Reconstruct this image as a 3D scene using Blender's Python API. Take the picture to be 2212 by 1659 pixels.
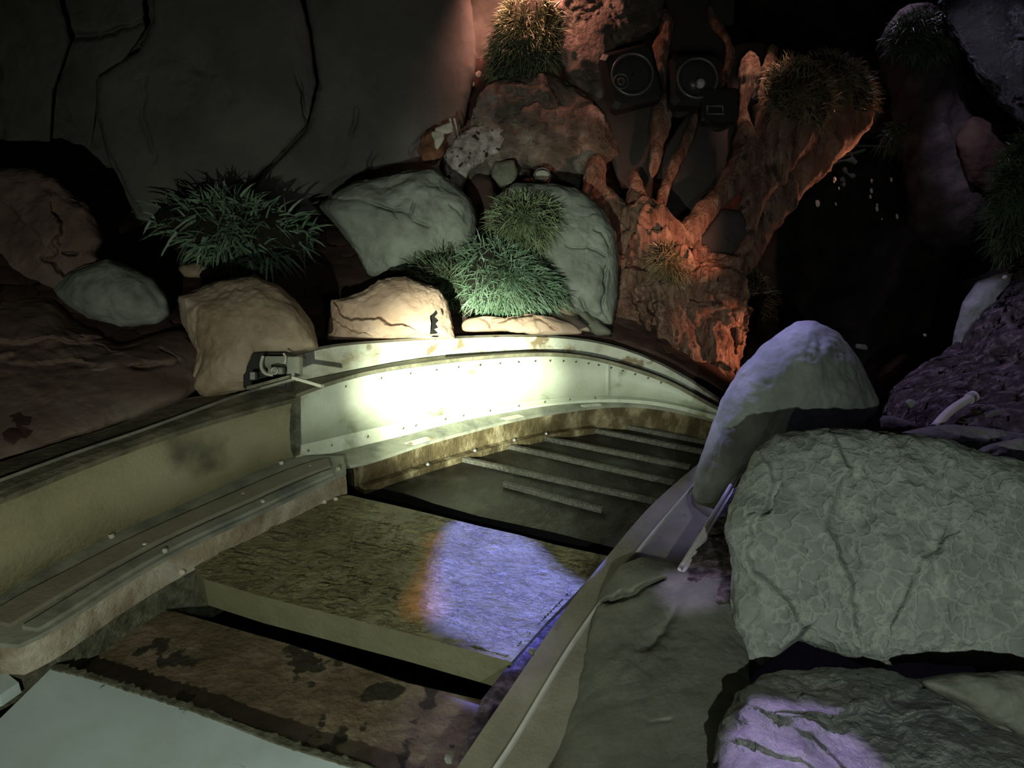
import bpy, math, random
import numpy as np
random.seed(7); RNG = np.random.default_rng(7)
for o in list(bpy.data.objects): bpy.data.objects.remove(o)
S = bpy.context.scene
R_ = math.radians
# ------------------------------------------------------------------ camera
FPX = 1700.0; PITCH = R_(22); CAMZ = 2.2
CAM = np.array([0, 0, CAMZ]); FW = np.array([0, math.cos(PITCH), -math.sin(PITCH)])
RT = np.array([1.0, 0, 0]); UP = np.array([0, math.sin(PITCH), math.cos(PITCH)])
cd = bpy.data.cameras.new('camera'); cam = bpy.data.objects.new('camera', cd); S.collection.objects.link(cam)
cam.location = CAM; cam.rotation_euler = (R_(90) - PITCH, 0, 0)
cd.sensor_width = 36; cd.lens = FPX / 2212 * 36; cd.clip_end = 100
S.camera = cam
S.view_settings.view_transform = 'Standard'; S.view_settings.look = 'None'
S.view_settings.exposure = 0; S.view_settings.gamma = 1
try: S.view_settings.use_curve_mapping = False
except Exception: pass

# pixel (2212x1659 frame) + forward distance -> world point ; and pixel + height -> world point
def ray(px, py):
    px = np.asarray(px, float)[..., None]; py = np.asarray(py, float)[..., None]
    return FW + (px - 1106) / FPX * RT - (py - 829.5) / FPX * UP
def D(px, py, t): return CAM + ray(px, py) * np.asarray(t, float)[..., None]
def G(px, py, z):
    r = ray(px, py); return CAM + r * ((np.asarray(z, float) - CAMZ) / r[..., 2])[..., None]
def V(px, py, ref, off=0.0):
    r = ray(px, py); rng = np.hypot(ref[..., 0], ref[..., 1]) + off
    return CAM + r * (rng / np.hypot(r[..., 0], r[..., 1]))[..., None]

# ------------------------------------------------------------------ world + lights
w = bpy.data.worlds.new('world'); S.world = w; w.use_nodes = True
w.node_tree.nodes['Background'].inputs[0].default_value = (0.62, 0.55, 0.60, 1)
w.node_tree.nodes['Background'].inputs[1].default_value = 0.014
def spot(name, loc, target, power, color, angle, blend=0.5, radius=0.02):
    l = bpy.data.lights.new(name, 'SPOT'); l.energy = power; l.color = color
    l.spot_size = R_(angle); l.spot_blend = blend; l.shadow_soft_size = radius
    o = bpy.data.objects.new(name, l); S.collection.objects.link(o); o.location = loc
    d = np.asarray(target) - np.asarray(loc)
    from mathutils import Vector
    o.rotation_euler = Vector(d).to_track_quat('-Z', 'Y').to_euler(); return o
HAND = (-0.80, -0.25, 1.40)
HOT = D(975, 832, 4.68)
spot('flashlight_core', HAND, HOT, 5000, (0.93, 1.0, 0.76), 16, 1.0, 0.015)
spot('flashlight_halo', HAND, D(1080, 720, 4.9), 520, (0.90, 1.0, 0.78), 32, 1.0, 0.015)
spot('flashlight_spill', HAND, D(600, 1000, 3.9), 150, (0.95, 1.0, 0.82), 80, 0.85, 0.015)
spot('phone_light', (0.60, -0.10, 1.80), D(1700, 1230, 3.2), 120, (0.90, 1.0, 0.92), 100, 1.0, 0.010)
# show lights of the ride
spot('amber_rim_light', D(1930, 390, 6.85), D(1760, 300, 6.45), 30, (1.0, 0.40, 0.22), 100, 0.6, 0.03)
spot('amber_trunk_light', D(1690, 560, 4.9), D(1400, 480, 6.0), 75, (1.0, 0.42, 0.25), 52, 1.0, 0.03)
spot('amber_low_light', D(1950, 790, 5.2), D(1490, 730, 5.9), 120, (1.0, 0.42, 0.25), 34, 1.0, 0.03)
spot('violet_rim_light', (0.3, 5.5, 3.5), D(1630, 780, 4.15), 520, (0.42, 0.38, 1.0), 17, 0.6, 0.02)
spot('amber_side_light', D(2080, 500, 6.0), D(1740, 290, 6.3), 3, (1.0, 0.40, 0.22), 50, 0.8, 0.03)
spot('pale_wet_light', D(2010, -170, 5.2), D(2170, 150, 5.9), 60, (0.75, 0.70, 1.0), 50, 0.8, 0.02)
spot('pink_top_light', D(1700, -160, 5.6), D(1640, 180, 6.2), 55, (1.0, 0.58, 0.44), 30, 0.8, 0.02)
spot('red_ceiling_light', D(1130, -120, 6.1), D(1180, 150, 7.0), 150, (1.0, 0.42, 0.30), 130, 1.0, 0.04)
VL = np.array([1.9, 5.2, 4.2]); AL = np.array([2.5, 5.0, 4.2])
spot('violet_floor_light', VL, G(1085, 1265, 0.0), 7500, (0.17, 0.20, 1.0), 14, 0.1, 0.002)
spot('amber_floor_light', AL, G(925, 1250, 0.0), 1300, (1.0, 0.36, 0.08), 8, 0.1, 0.002)
spot('violet_low_light', (1.5, 5.0, 4.3), G(1000, 1570, -.15), 240, (0.55, 0.40, 1.0), 7.5, 0.9, 0.01)
spot('violet_bank_light', (1.3, 6.3, 3.8), D(1985, 850, 4.5), 220, (0.58, 0.48, 1.0), 35, 0.4, 0.02)
spot('violet_kerb_light', (1.9, 5.6, 4.0), G(1455, 1120, 0.12), 200, (0.40, 0.36, 1.0), 9, 0.8, 0.02)
spot('violet_near_light', (-0.1, 2.7, 3.9), D(1700, 1535, 2.1), 1200, (0.60, 0.44, 1.0), 7.2, 0.5, 0.01)
spot('violet_crest_light', (-0.1, 2.7, 3.9), D(1505, 1285, 3.12), 420, (0.62, 0.50, 1.0), 6.0, 1.0, 0.01)
spot('pale_crown_light', D(1900, -180, 6.9), D(2060, 200, 6.6), 26, (0.80, 0.66, 1.0), 80, 0.8, 0.03)

# ------------------------------------------------------------------ numpy noise
def _h(i, j, k, s):
    n = (i * 374761393 + j * 668265263 + k * 2147483647 + s * 1274126177) & 0xffffffff
    n = ((n ^ (n >> 13)) * 1274126177) & 0xffffffff
    return ((n ^ (n >> 16)) & 0xffff) / 65535.0 * 2 - 1
def noise(p, s=0):
    f = np.floor(p).astype(np.int64); u = p - f; u = u * u * (3 - 2 * u); r = 0
    for a in (0, 1):
        for b in (0, 1):
            for c in (0, 1):
                r = r + _h(f[..., 0] + a, f[..., 1] + b, f[..., 2] + c, s) * (u[..., 0] if a else 1 - u[..., 0]) * (u[..., 1] if b else 1 - u[..., 1]) * (u[..., 2] if c else 1 - u[..., 2])
    return r
def fbm(p, oct=4, s=0, ridge=False):
    a, r = 1.0, 0
    for i in range(oct):
        n = noise(p * 2 ** i + i * 17.3, s + i)
        r = r + a * ((1 - 2 * np.abs(n)) if ridge else n); a *= 0.5
    return r

# ------------------------------------------------------------------ materials
def mat(name, cols, scale=3.0, rough=0.85, bump=0.4, bscale=12.0, crack=0.0, crack_scale=2.0, spec=0.3, stain=None, metal=0.0, detail=8, stretch=(1, 1, 1), dist=0.02, net=None):
    m = bpy.data.materials.new(name); m.use_nodes = True; nt = m.node_tree; N = nt.nodes; L = nt.links
    b = N['Principled BSDF']; b.inputs['Roughness'].default_value = rough; b.inputs['Metallic'].default_value = metal
    b.inputs['Specular IOR Level'].default_value = spec
    tc = N.new('ShaderNodeTexCoord'); mp = N.new('ShaderNodeMapping'); L.new(tc.outputs['Object'], mp.inputs[0]); mp.inputs['Scale'].default_value = stretch
    n1 = N.new('ShaderNodeTexNoise'); n1.inputs['Scale'].default_value = scale; n1.inputs['Detail'].default_value = detail; n1.inputs['Roughness'].default_value = 0.62
    L.new(mp.outputs[0], n1.inputs[0])
    cr = N.new('ShaderNodeValToRGB'); e = cr.color_ramp.elements
    for i, c in enumerate(cols):
        pos = 0.32 + 0.36 * i / max(1, len(cols) - 1)
        if i < 2: e[i].position = pos; e[i].color = (*c, 1)
        else: x = e.new(pos); x.color = (*c, 1)
    L.new(n1.outputs[0], cr.inputs[0]); col = cr.outputs[0]
    if stain:
        sc, th, wd, st = stain
        n3 = N.new('ShaderNodeTexNoise'); n3.inputs['Scale'].default_value = sc; n3.inputs['Detail'].default_value = 6; L.new(mp.outputs[0], n3.inputs[0])
        mr = N.new('ShaderNodeMapRange'); mr.inputs[1].default_value = th; mr.inputs[2].default_value = th + wd; L.new(n3.outputs[0], mr.inputs[0])
        mx = N.new('ShaderNodeMixRGB'); mx.inputs[2].default_value = (*st, 1); L.new(mr.outputs[0], mx.inputs[0]); L.new(col, mx.inputs[1]); col = mx.outputs[0]
    n2 = N.new('ShaderNodeTexNoise'); n2.inputs['Scale'].default_value = bscale; n2.inputs['Detail'].default_value = 10; n2.inputs['Roughness'].default_value = 0.6; L.new(mp.outputs[0], n2.inputs[0])
    h = n2.outputs[0]
    if crack > 0:
        v = N.new('ShaderNodeTexVoronoi'); v.feature = 'DISTANCE_TO_EDGE'; v.inputs['Scale'].default_value = crack_scale
        wm = N.new('ShaderNodeMixRGB'); wm.blend_type = 'ADD'; wm.inputs[0].default_value = 0.45
        L.new(mp.outputs[0], wm.inputs[1]); L.new(n1.outputs['Color'], wm.inputs[2]); L.new(wm.outputs[0], v.inputs[0])
        r2 = N.new('ShaderNodeMapRange'); r2.inputs[1].default_value = 0; r2.inputs[2].default_value = 0.035; L.new(v.outputs[0], r2.inputs[0])
        ad = N.new('ShaderNodeMath'); ad.operation = 'MULTIPLY_ADD'; ad.inputs[1].default_value = crack; L.new(r2.outputs[0], ad.inputs[0]); L.new(h, ad.inputs[2]); h = ad.outputs[0]
    if net:
        nc, ns, na = net
        v2 = N.new('ShaderNodeTexVoronoi'); v2.feature = 'DISTANCE_TO_EDGE'; v2.inputs['Scale'].default_value = ns
        w2 = N.new('ShaderNodeMixRGB'); w2.blend_type = 'ADD'; w2.inputs[0].default_value = 0.18
        L.new(mp.outputs[0], w2.inputs[1]); L.new(n2.outputs['Color'], w2.inputs[2]); L.new(w2.outputs[0], v2.inputs[0])
        r3 = N.new('ShaderNodeMapRange'); r3.interpolation_type = 'SMOOTHSTEP'; r3.inputs[1].default_value = 0.0; r3.inputs[2].default_value = 0.22; r3.inputs[3].default_value = 1; r3.inputs[4].default_value = 0; L.new(v2.outputs[0], r3.inputs[0])
        m3 = N.new('ShaderNodeMath'); m3.operation = 'MULTIPLY'; L.new(r3.outputs[0], m3.inputs[0]); L.new(n1.outputs[0], m3.inputs[1])
        x3 = N.new('ShaderNodeMixRGB'); x3.inputs[2].default_value = (*nc, 1); L.new(m3.outputs[0], x3.inputs[0]); L.new(col, x3.inputs[1]); col = x3.outputs[0]
        a3 = N.new('ShaderNodeMath'); a3.operation = 'MULTIPLY_ADD'; a3.inputs[1].default_value = na; L.new(r3.outputs[0], a3.inputs[0]); L.new(h, a3.inputs[2]); h = a3.outputs[0]
    L.new(col, b.inputs['Base Color'])
    bp = N.new('ShaderNodeBump'); bp.inputs['Strength'].default_value = bump; bp.inputs['Distance'].default_value = dist; L.new(h, bp.inputs['Height']); L.new(bp.outputs[0], b.inputs['Normal'])
    return m
M = {}
M['green_rock'] = mat('green_grey_rock', [(.16, .175, .15), (.23, .25, .215), (.31, .335, .29)], 5, .8, .35, 14)
M['vein_rock'] = mat('veined_green_rock', [(.19, .215, .185), (.25, .28, .24), (.33, .36, .31)], 7, .75, .8, 9, dist=.02, net=((.44, .46, .38), 14, .22))
M['dark_rock'] = mat('dark_grey_rock', [(.06, .058, .05), (.12, .115, .10), (.17, .17, .15)], 4, .85, .5, 12)
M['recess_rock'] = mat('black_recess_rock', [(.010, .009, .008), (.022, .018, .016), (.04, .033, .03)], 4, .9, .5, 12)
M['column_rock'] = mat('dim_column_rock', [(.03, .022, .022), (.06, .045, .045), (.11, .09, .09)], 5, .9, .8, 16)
M['wet_rock'] = mat('wet_grey_rock', [(.07, .075, .068), (.13, .135, .125), (.22, .225, .21)], 6, .28, 1.0, 13, spec=.8, dist=.05)
M['olive_rock'] = mat('olive_rock', [(.10, .105, .08), (.14, .145, .11), (.19, .195, .15)], 5, .7, .5, 16)
M['tan_rock'] = mat('tan_plaster_rock', [(.26, .19, .12), (.42, .33, .23), (.50, .42, .32)], 3, .85, .3, 12)
M['pink_rock'] = mat('pinkish_plaster_rock', [(.36, .24, .17), (.48, .34, .25), (.55, .42, .33)], 3, .85, .3, 12)
M['wall_rock'] = mat('cave_wall_rock', [(.10, .10, .088), (.145, .14, .13), (.19, .185, .17)], 1.6, .88, .45, 5)
M['red_earth'] = mat('red_brown_rock', [(.03, .016, .013), (.055, .03, .024), (.085, .048, .038)], 3, .9, .5, 10)
M['left_rock'] = mat('brown_left_rock', [(.10, .062, .05), (.15, .105, .082), (.19, .15, .12)], 2.5, .88, .4, 10)
M['orange_rock'] = mat('orange_rough_rock', [(.13, .055, .035), (.30, .17, .12), (.52, .36, .27)], 6, .85, 1.0, 26, stretch=(2.2, 2.2, .45), dist=.07, stain=(7, .58, .08, (.10, .07, .055)))
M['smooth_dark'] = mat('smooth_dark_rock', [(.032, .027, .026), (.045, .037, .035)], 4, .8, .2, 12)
M['speckled'] = mat('speckled_pale_rock', [(.10, .085, .08), (.34, .30, .28), (.60, .55, .53)], 11, .8, .9, 26, stain=(18, .60, .03, (.03, .02, .02)))
M['upper_rock'] = mat('mottled_upper_rock', [(.06, .05, .04), (.15, .12, .10), (.36, .30, .26)], 4.5, .85, 1.0, 20, dist=.05, stain=(3, .52, .1, (.09, .085, .065)))
M['wet_black'] = mat('glossy_wet_rock', [(.008, .009, .008), (.02, .022, .02)], 5, .15, 1.0, 30, spec=1.0, dist=.06)
M['dirt'] = mat('dark_crumbly_dirt', [(.02, .016, .016), (.09, .07, .07), (.34, .28, .29)], 16, .75, 1.0, 22, dist=.08)
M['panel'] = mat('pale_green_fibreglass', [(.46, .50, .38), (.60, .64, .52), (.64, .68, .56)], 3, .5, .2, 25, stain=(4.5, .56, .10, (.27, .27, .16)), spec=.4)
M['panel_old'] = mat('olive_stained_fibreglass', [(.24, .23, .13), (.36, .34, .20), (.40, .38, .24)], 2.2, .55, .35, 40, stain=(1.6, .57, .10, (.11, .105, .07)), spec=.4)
M['rail'] = mat('weathered_steel_rail', [(.34, .31, .20), (.50, .52, .42), (.60, .62, .52)], 7, .55, .2, 25, stain=(9, .57, .08, (.22, .17, .10)))
M['flange'] = mat('dirty_steel_flange', [(.10, .10, .065), (.19, .18, .12), (.30, .28, .19)], 8, .6, .6, 30)
M['bench'] = mat('grey_bench_plate', [(.13, .14, .12), (.26, .27, .21), (.34, .35, .28)], 6, .5, .3, 25)
M['rust_face'] = mat('rusty_scaled_concrete', [(.05, .038, .016), (.11, .085, .04), (.36, .31, .19)], 8, .75, 1.0, 20, dist=.03, stretch=(1, 1, .6))
M['scale_face'] = mat('lime_scaled_face', [(.20, .14, .08), (.40, .35, .26), (.60, .56, .47)], 4, .75, .8, 18, dist=.03)
M['slab'] = mat('olive_mud_slab', [(.19, .17, .075), (.27, .245, .115), (.36, .33, .17)], 4, .5, 1.0, 16, .25, 11, spec=.6, dist=.09, stretch=(1, 1.8, 1))
M['slab_side'] = mat('olive_slab_edge', [(.15, .15, .085), (.20, .20, .12)], 8, .7, .4, 30)
M['brown_floor'] = mat('brown_muddy_floor', [(.07, .05, .025), (.14, .105, .06), (.25, .20, .13)], 5, .5, .9, 20, spec=.6, stain=(6, .60, .02, (.03, .025, .015)), dist=.03)
M['back_floor'] = mat('dark_wet_floor', [(.010, .009, .006), (.022, .020, .014), (.075, .08, .06)], 4, .5, .6, 18, spec=.5)
M['grit'] = mat('grey_gritty_strip', [(.08, .08, .065), (.22, .22, .18)], 60, .9, .8, 80)
M['pit'] = mat('black_shade', [(.006, .006, .005), (.012, .011, .01)], 4, .95, .3, 10)
M['plate'] = mat('pale_turquoise_plate', [(.42, .50, .47), (.52, .63, .62), (.58, .70, .70)], 1.5, .34, .1, 15, stain=(9, .71, .02, (.10, .13, .11)), spec=.5)
M['mud_edge'] = mat('dark_algae_edge', [(.05, .05, .03), (.12, .12, .08), (.20, .21, .15)], 18, .8, 1.0, 40, dist=.02)
M['curb'] = mat('olive_grey_curb', [(.19, .18, .13), (.24, .225, .165), (.30, .28, .215)], 4, .6, .3, 40, stain=(5, .68, .04, (.08, .08, .06)))
M['curb_pale'] = mat('pale_curb_ridge', [(.42, .42, .36), (.55, .55, .50)], 6, .6, .2, 30)
M['metal'] = mat('galvanised_metal', [(.30, .31, .28), (.45, .46, .42)], 12, .4, .1, 30, metal=.6)
M['pale_metal'] = mat('pale_painted_metal', [(.50, .50, .38), (.62, .62, .50)], 12, .5, .1, 30)
M['black'] = mat('black_housing', [(.018, .017, .016), (.03, .028, .026)], 6, .45, .1, 30)
M['ring'] = mat('grey_lamp_ring', [(.16, .15, .145), (.22, .21, .20)], 6, .35, .1, 30, metal=.5)
M['lens'] = mat('dark_lens', [(.03, .03, .03), (.05, .05, .05)], 4, .12, .02, 10, spec=1)
M['pale_lens'] = mat('frosted_lens', [(.30, .32, .28), (.36, .38, .34)], 4, .4, .02, 10)
M['bulb'] = mat('pale_bulb', [(.45, .44, .42), (.6, .58, .56)], 4, .3, .02, 10)
M['soil'] = mat('dark_root_mat', [(.015, .012, .008), (.03, .028, .02)], 20, .95, .6, 50)
M['purple_rail'] = mat('pale_trim_rail', [(.50, .46, .46), (.62, .58, .58)], 6, .5, .15, 30, stain=(14, .68, .03, (.08, .06, .06)))
M['concrete'] = mat('grey_concrete_beam', [(.10, .10, .085), (.15, .15, .13)], 4, .85, .3, 20)
M['debris'] = mat('pale_debris', [(.5, .5, .46), (.75, .75, .70)], 8, .5, .2, 20)
M['cloth'] = mat('dull_cloth', [(.16, .15, .14), (.26, .25, .23)], 8, .8, .4, 20)
M['bone'] = mat('ivory_fragment', [(.45, .40, .33), (.70, .65, .56)], 8, .6, .3, 20)
M['rust_rock'] = mat('rust_brown_rock', [(.13, .055, .03), (.28, .13, .08)], 9, .8, .7, 25)
def grassmat(name, a, b):
    m = mat(name, [a, b], 9, .45, 0.0, 10, spec=.5); return m
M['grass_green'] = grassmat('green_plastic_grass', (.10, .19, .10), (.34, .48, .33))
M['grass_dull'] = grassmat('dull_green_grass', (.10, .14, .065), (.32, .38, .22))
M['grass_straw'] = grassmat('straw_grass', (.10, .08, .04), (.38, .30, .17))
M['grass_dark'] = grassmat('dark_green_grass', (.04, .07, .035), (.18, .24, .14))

# ------------------------------------------------------------------ object helpers
def tag(o, label=None, cat=None, group=None, kind=None):
    if label: o['label'] = label
    if cat: o['category'] = cat
    if group: o['group'] = group
    if kind: o['kind'] = kind
    return o
def mesh(name, v, f, material, parent=None, smooth=True, quads=True):
    v = np.asarray(v, float).reshape(-1, 3)
    if parent is None:
        loc = np.array([v[:, 0].mean(), v[:, 1].mean(), v[:, 2].min()])
    else: loc = np.array(parent['_w'])
    me = bpy.data.meshes.new(name); me.from_pydata((v - loc).tolist(), [], f.tolist() if hasattr(f, 'tolist') else f)
    me.validate(); me.materials.append(material)
    if smooth: me.polygons.foreach_set('use_smooth', [True] * len(me.polygons))
    o = bpy.data.objects.new(name, me); S.collection.objects.link(o)
    if parent is None: o.location = loc
    else: o.parent = parent
    o['_w'] = [float(x) for x in loc]
    return o
def empty(name, loc, label, cat, group=None):
    o = bpy.data.objects.new(name, None); S.collection.objects.link(o); o.location = [float(x) for x in loc]; o.empty_display_size = .05
    o['_w'] = [float(x) for x in loc]; return tag(o, label, cat, group)
def grid_faces(a, b, wrap=False):
    i = np.arange(a - 1)[:, None]; j = np.arange(b if wrap else b - 1)[None, :]; j2 = (j + 1) % b
    return np.stack([i * b + j, i * b + j2, (i + 1) * b + j2, (i + 1) * b + j], -1).reshape(-1, 4)
def sweep(name, sec, material, parent=None, smooth=False):
    """sec: M x K x 3 closed cross-sections along a path, with end caps"""
    sec = np.asarray(sec); m, k = sec.shape[:2]
    f = grid_faces(m, k, True).tolist(); f.append(list(range(k))); f.append([(m - 1) * k + i for i in range(k)][::-1])
    return mesh(name, sec.reshape(-1, 3), f, material, parent, smooth)
def spline(pts, n):
    """natural cubic spline through pixel points"""
    p = np.asarray(pts, float); d = np.r_[0, np.cumsum(np.linalg.norm(np.diff(p, axis=0), axis=1))]; d /= d[-1]
    u = np.linspace(0, 1, n); N_ = len(p); h = np.diff(d); out = []
    for c in range(p.shape[1]):
        A = np.eye(N_); b = np.zeros(N_)
        for i in range(1, N_ - 1):
            A[i, i - 1:i + 2] = [h[i - 1], 2 * (h[i - 1] + h[i]), h[i]]
            b[i] = 6 * ((p[i + 1, c] - p[i, c]) / h[i] - (p[i, c] - p[i - 1, c]) / h[i - 1])
        mm = np.linalg.solve(A, b); k = np.clip(np.searchsorted(d, u) - 1, 0, N_ - 2)
        x0 = d[k]; x1 = d[k + 1]; hh = x1 - x0
        out.append((mm[k] * (x1 - u) ** 3 + mm[k + 1] * (u - x0) ** 3) / (6 * hh) + (p[k, c] / hh - mm[k] * hh / 6) * (x1 - u) + (p[k + 1, c] / hh - mm[k + 1] * hh / 6) * (u - x0))
    return np.stack(out, -1)
def atx(pts, xs):
    s = spline(pts, 400); return np.stack([xs, np.interp(xs, s[:, 0], s[:, 1])], -1)
def segdist(P, poly):
    d = np.full(P.shape[:-1], 1e9); poly = np.asarray(poly, float)
    for a, b in zip(poly[:-1], poly[1:]):
        ab = b - a; t = np.clip(((P - a) @ ab) / (ab @ ab + 1e-9), 0, 1); d = np.minimum(d, np.linalg.norm(P - (a + t[..., None] * ab), axis=-1))
    return d
def segsigned(P, poly):
    best = np.full(P.shape[:-1], 1e9); sg = np.ones(P.shape[:-1]); poly = np.asarray(poly, float)
    for a, b in zip(poly[:-1], poly[1:]):
        ab = b - a; t = np.clip(((P - a) @ ab) / (ab @ ab + 1e-9), 0, 1); q = P - (a + t[..., None] * ab); d = np.linalg.norm(q, axis=-1)
        cr_ = ab[0] * (P[..., 1] - a[1]) - ab[1] * (P[..., 0] - a[0]); m = d < best; best = np.where(m, d, best); sg = np.where(m, np.sign(cr_), sg)
    return best, sg
def lump(name, outline, t, th, material, label=None, cat='rock', parent=None, back=None, grad=(0, 0), n=(150, 44), p=2.4,
         amp=.03, sc=2.5, fine=.006, cracks=(), bumps=(), kind=None, group=None, center=None, seed=0, ridge=False, round_=3, hole=None):
    """a closed rock: star-shaped outline (pixels) placed at distance t, bulging th toward and back away from the viewer"""
    O = np.asarray(outline, float); c = np.asarray(center, float) if center is not None else O.mean(0)
    back = th if back is None else back; na, nr = (int(n[0] * 1.4), int(n[1] * 1.4)) if cracks else n
    ang = np.linspace(0, 2 * np.pi, na, endpoint=False); dv = np.stack([np.cos(ang), np.sin(ang)], -1); r = np.zeros(na)
    for a, b in zip(O, np.roll(O, -1, 0)):
        e = b - a; den = dv[:, 0] * -e[1] + dv[:, 1] * e[0]; den = np.where(np.abs(den) < 1e-9, 1e-9, den); q = a - c
        s = (q[0] * -e[1] + q[1] * e[0]) / den; tt = (dv[:, 0] * q[1] - dv[:, 1] * q[0]) / den
        ok = (s > 0) & (tt >= -1e-6) & (tt <= 1 + 1e-6); r = np.where(ok & (s > r), s, r)
    r[r == 0] = r[r > 0].mean()
    for _ in range(round_): r = (np.roll(r, 1) + 2 * r + np.roll(r, -1)) / 4
    u = np.linspace(0.02, 1.98, 2 * nr); sr = np.sin(np.pi / 2 * u); wd = np.cos(np.pi / 2 * u)
    front = u <= 1
    prof = np.where(front, 1, -1) * (np.clip(1 - sr ** p, 0, 1)) ** (1 / p)
    PX = c[0] + sr[:, None] * r[None] * dv[None, :, 0]; PY = c[1] + sr[:, None] * r[None] * dv[None, :, 1]
    T = t + grad[0] * (PX - c[0]) / 100 + grad[1] * (PY - c[1]) / 100
    W = D(PX, PY, T); ax = ray(*c); ax = ax / np.linalg.norm(ax)
    dep = np.where(prof > 0, prof * th, prof * back)
    W = W - dep[:, None, None] * ax
    cw = D(c[0], c[1], t) ; nn = W - cw; nn /= np.linalg.norm(nn, axis=-1, keepdims=True) + 1e-9
    edge = np.clip((1 - sr[:, None]) * 6, .35, 1)
    W = W + nn * (amp * fbm(W * sc + seed * 7.7, 4, seed, ridge) * edge)[..., None] + nn * (fine * fbm(W * 22 + seed, 3, seed + 9))[..., None]
    P2 = np.stack([PX, PY], -1); wob = fbm(W * 9, 3, seed + 3) * 5
    fr = (prof > 0)[:, None]
    for ck in cracks:
        poly, wpx, dp = ck[:3]
        if len(ck) > 3:
            wx = np.stack([fbm(W * 6 + 3, 4, seed + 5), fbm(W * 6 + 9, 4, seed + 6)], -1) * 16
            d, sg = segsigned(P2 + wx, poly); W = W + (ax * (dp * np.tanh(sg * d / wpx) * np.exp(-d / ck[3]) * fr)[..., None]); continue
        sz = 4.0 / t; wx = np.stack([fbm(W * 7 + 3, 3, seed + 5), fbm(W * 7 + 9, 3, seed + 6)], -1) * 11 * sz
        mod = np.clip(.75 + 1.1 * noise(W * 5, seed + 8), .08, 1.3)
        d = segdist(P2 + wx, poly) * np.where(noise(W * 4, seed + 2) > 0, 1.0, .8); W = W + (ax * (1.5 * mod * dp * np.exp(-np.clip(d, 0, 1e3) ** 2 / (.75 * wpx) ** 2) * fr)[..., None])
    for bx, by, br, ba in bumps:
        d = np.hypot(PX - bx, PY - by); W = W - ax * (ba * np.exp(-d ** 2 / br ** 2) * fr)[..., None]
    rings = W.reshape(-1, 3); nv = len(rings); v = np.vstack([rings, W[0].mean(0), W[-1].mean(0)])
    f = grid_faces(2 * nr, na, True).tolist()
    for i in range(na):
        j = (i + 1) % na; f.append([nv, j, i]); f.append([nv + 1, (2 * nr - 1) * na + i, (2 * nr - 1) * na + j])
    if hole is not None:
        flat = P2.reshape(-1, 2); H = np.asarray(hole, float); keep = []
        for q in f:
            if max(q) < nv and q[0] < nr * na:
                x, y = flat[q].mean(0); ins = False
                for a, b in zip(H, np.roll(H, -1, 0)):
                    if (a[1] > y) != (b[1] > y) and x < (b[0] - a[0]) * (y - a[1]) / (b[1] - a[1]) + a[0]: ins = not ins
                if ins: continue
            keep.append(q)
        f = keep
    o = mesh(name, v, f, material, parent)
    return tag(o, label, cat if parent is None and kind != 'structure' else None, group, kind)
def column(name, path, material, parent=None, n=90, k=36, flat=.8, amp=.03, sc=4, fine=.012, seed=0, label=None, cat=None, kind=None):
    """path rows: px, py, distance, radius in px -> tapering rock column"""
    s = spline(path, n); c = D(s[:, 0], s[:, 1], s[:, 2]); rad = np.clip(s[:, 3], 2, None) / FPX * s[:, 2]
    tg = np.gradient(c, axis=0); tg /= np.linalg.norm(tg, axis=1, keepdims=True)
    sd = np.cross(tg, FW); sd /= np.linalg.norm(sd, axis=1, keepdims=True); dp = np.cross(tg, sd)
    a = np.linspace(0, 2 * np.pi, k, endpoint=False)
    end = np.sqrt(np.clip(1 - (np.abs(np.linspace(-1, 1, n)) ** 14), .02, 1))
    W = c[:, None] + (rad * end)[:, None, None] * (np.cos(a)[None, :, None] * sd[:, None] + flat * np.sin(a)[None, :, None] * dp[:, None])
    nn = W - c[:, None]; nn /= np.linalg.norm(nn, axis=-1, keepdims=True) + 1e-9
    W = W + nn * ((amp * fbm(W * sc * np.array([1.6, 1.6, .7]) + seed * 5.1, 4, seed, True) + fine * fbm(W * 25, 3, seed + 4)) * end[:, None] * np.clip(rad / .12, .3, 1)[:, None])[..., None]
    v = W.reshape(-1, 3); f = grid_faces(n, k, True).tolist(); f.append(list(range(k))); f.append([(n - 1) * k + i for i in range(k)][::-1])
    o = mesh(name, v, f, material, parent); return tag(o, label, cat, None, kind)
def rbf(pts, X, Y):
    P = np.asarray(pts, float); c = P[:, :2] / 500; n = len(c)
    def k(r): return np.where(r > 1e-9, r * r * np.log(r + 1e-12), 0)
    K = k(np.linalg.norm(c[:, None] - c[None], axis=-1)) + np.eye(n) * 1e-3; Q = np.c_[np.ones(n), c]
    A = np.block([[K, Q], [Q.T, np.zeros((3, 3))]]); s = np.linalg.solve(A, np.r_[P[:, 2], 0, 0, 0])
    xy = np.stack([X, Y], -1).reshape(-1, 2) / 500
    z = k(np.linalg.norm(xy[:, None] - c[None], axis=-1)) @ s[:n] + s[n] + xy @ s[n + 1:]
    return z.reshape(X.shape)
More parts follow.
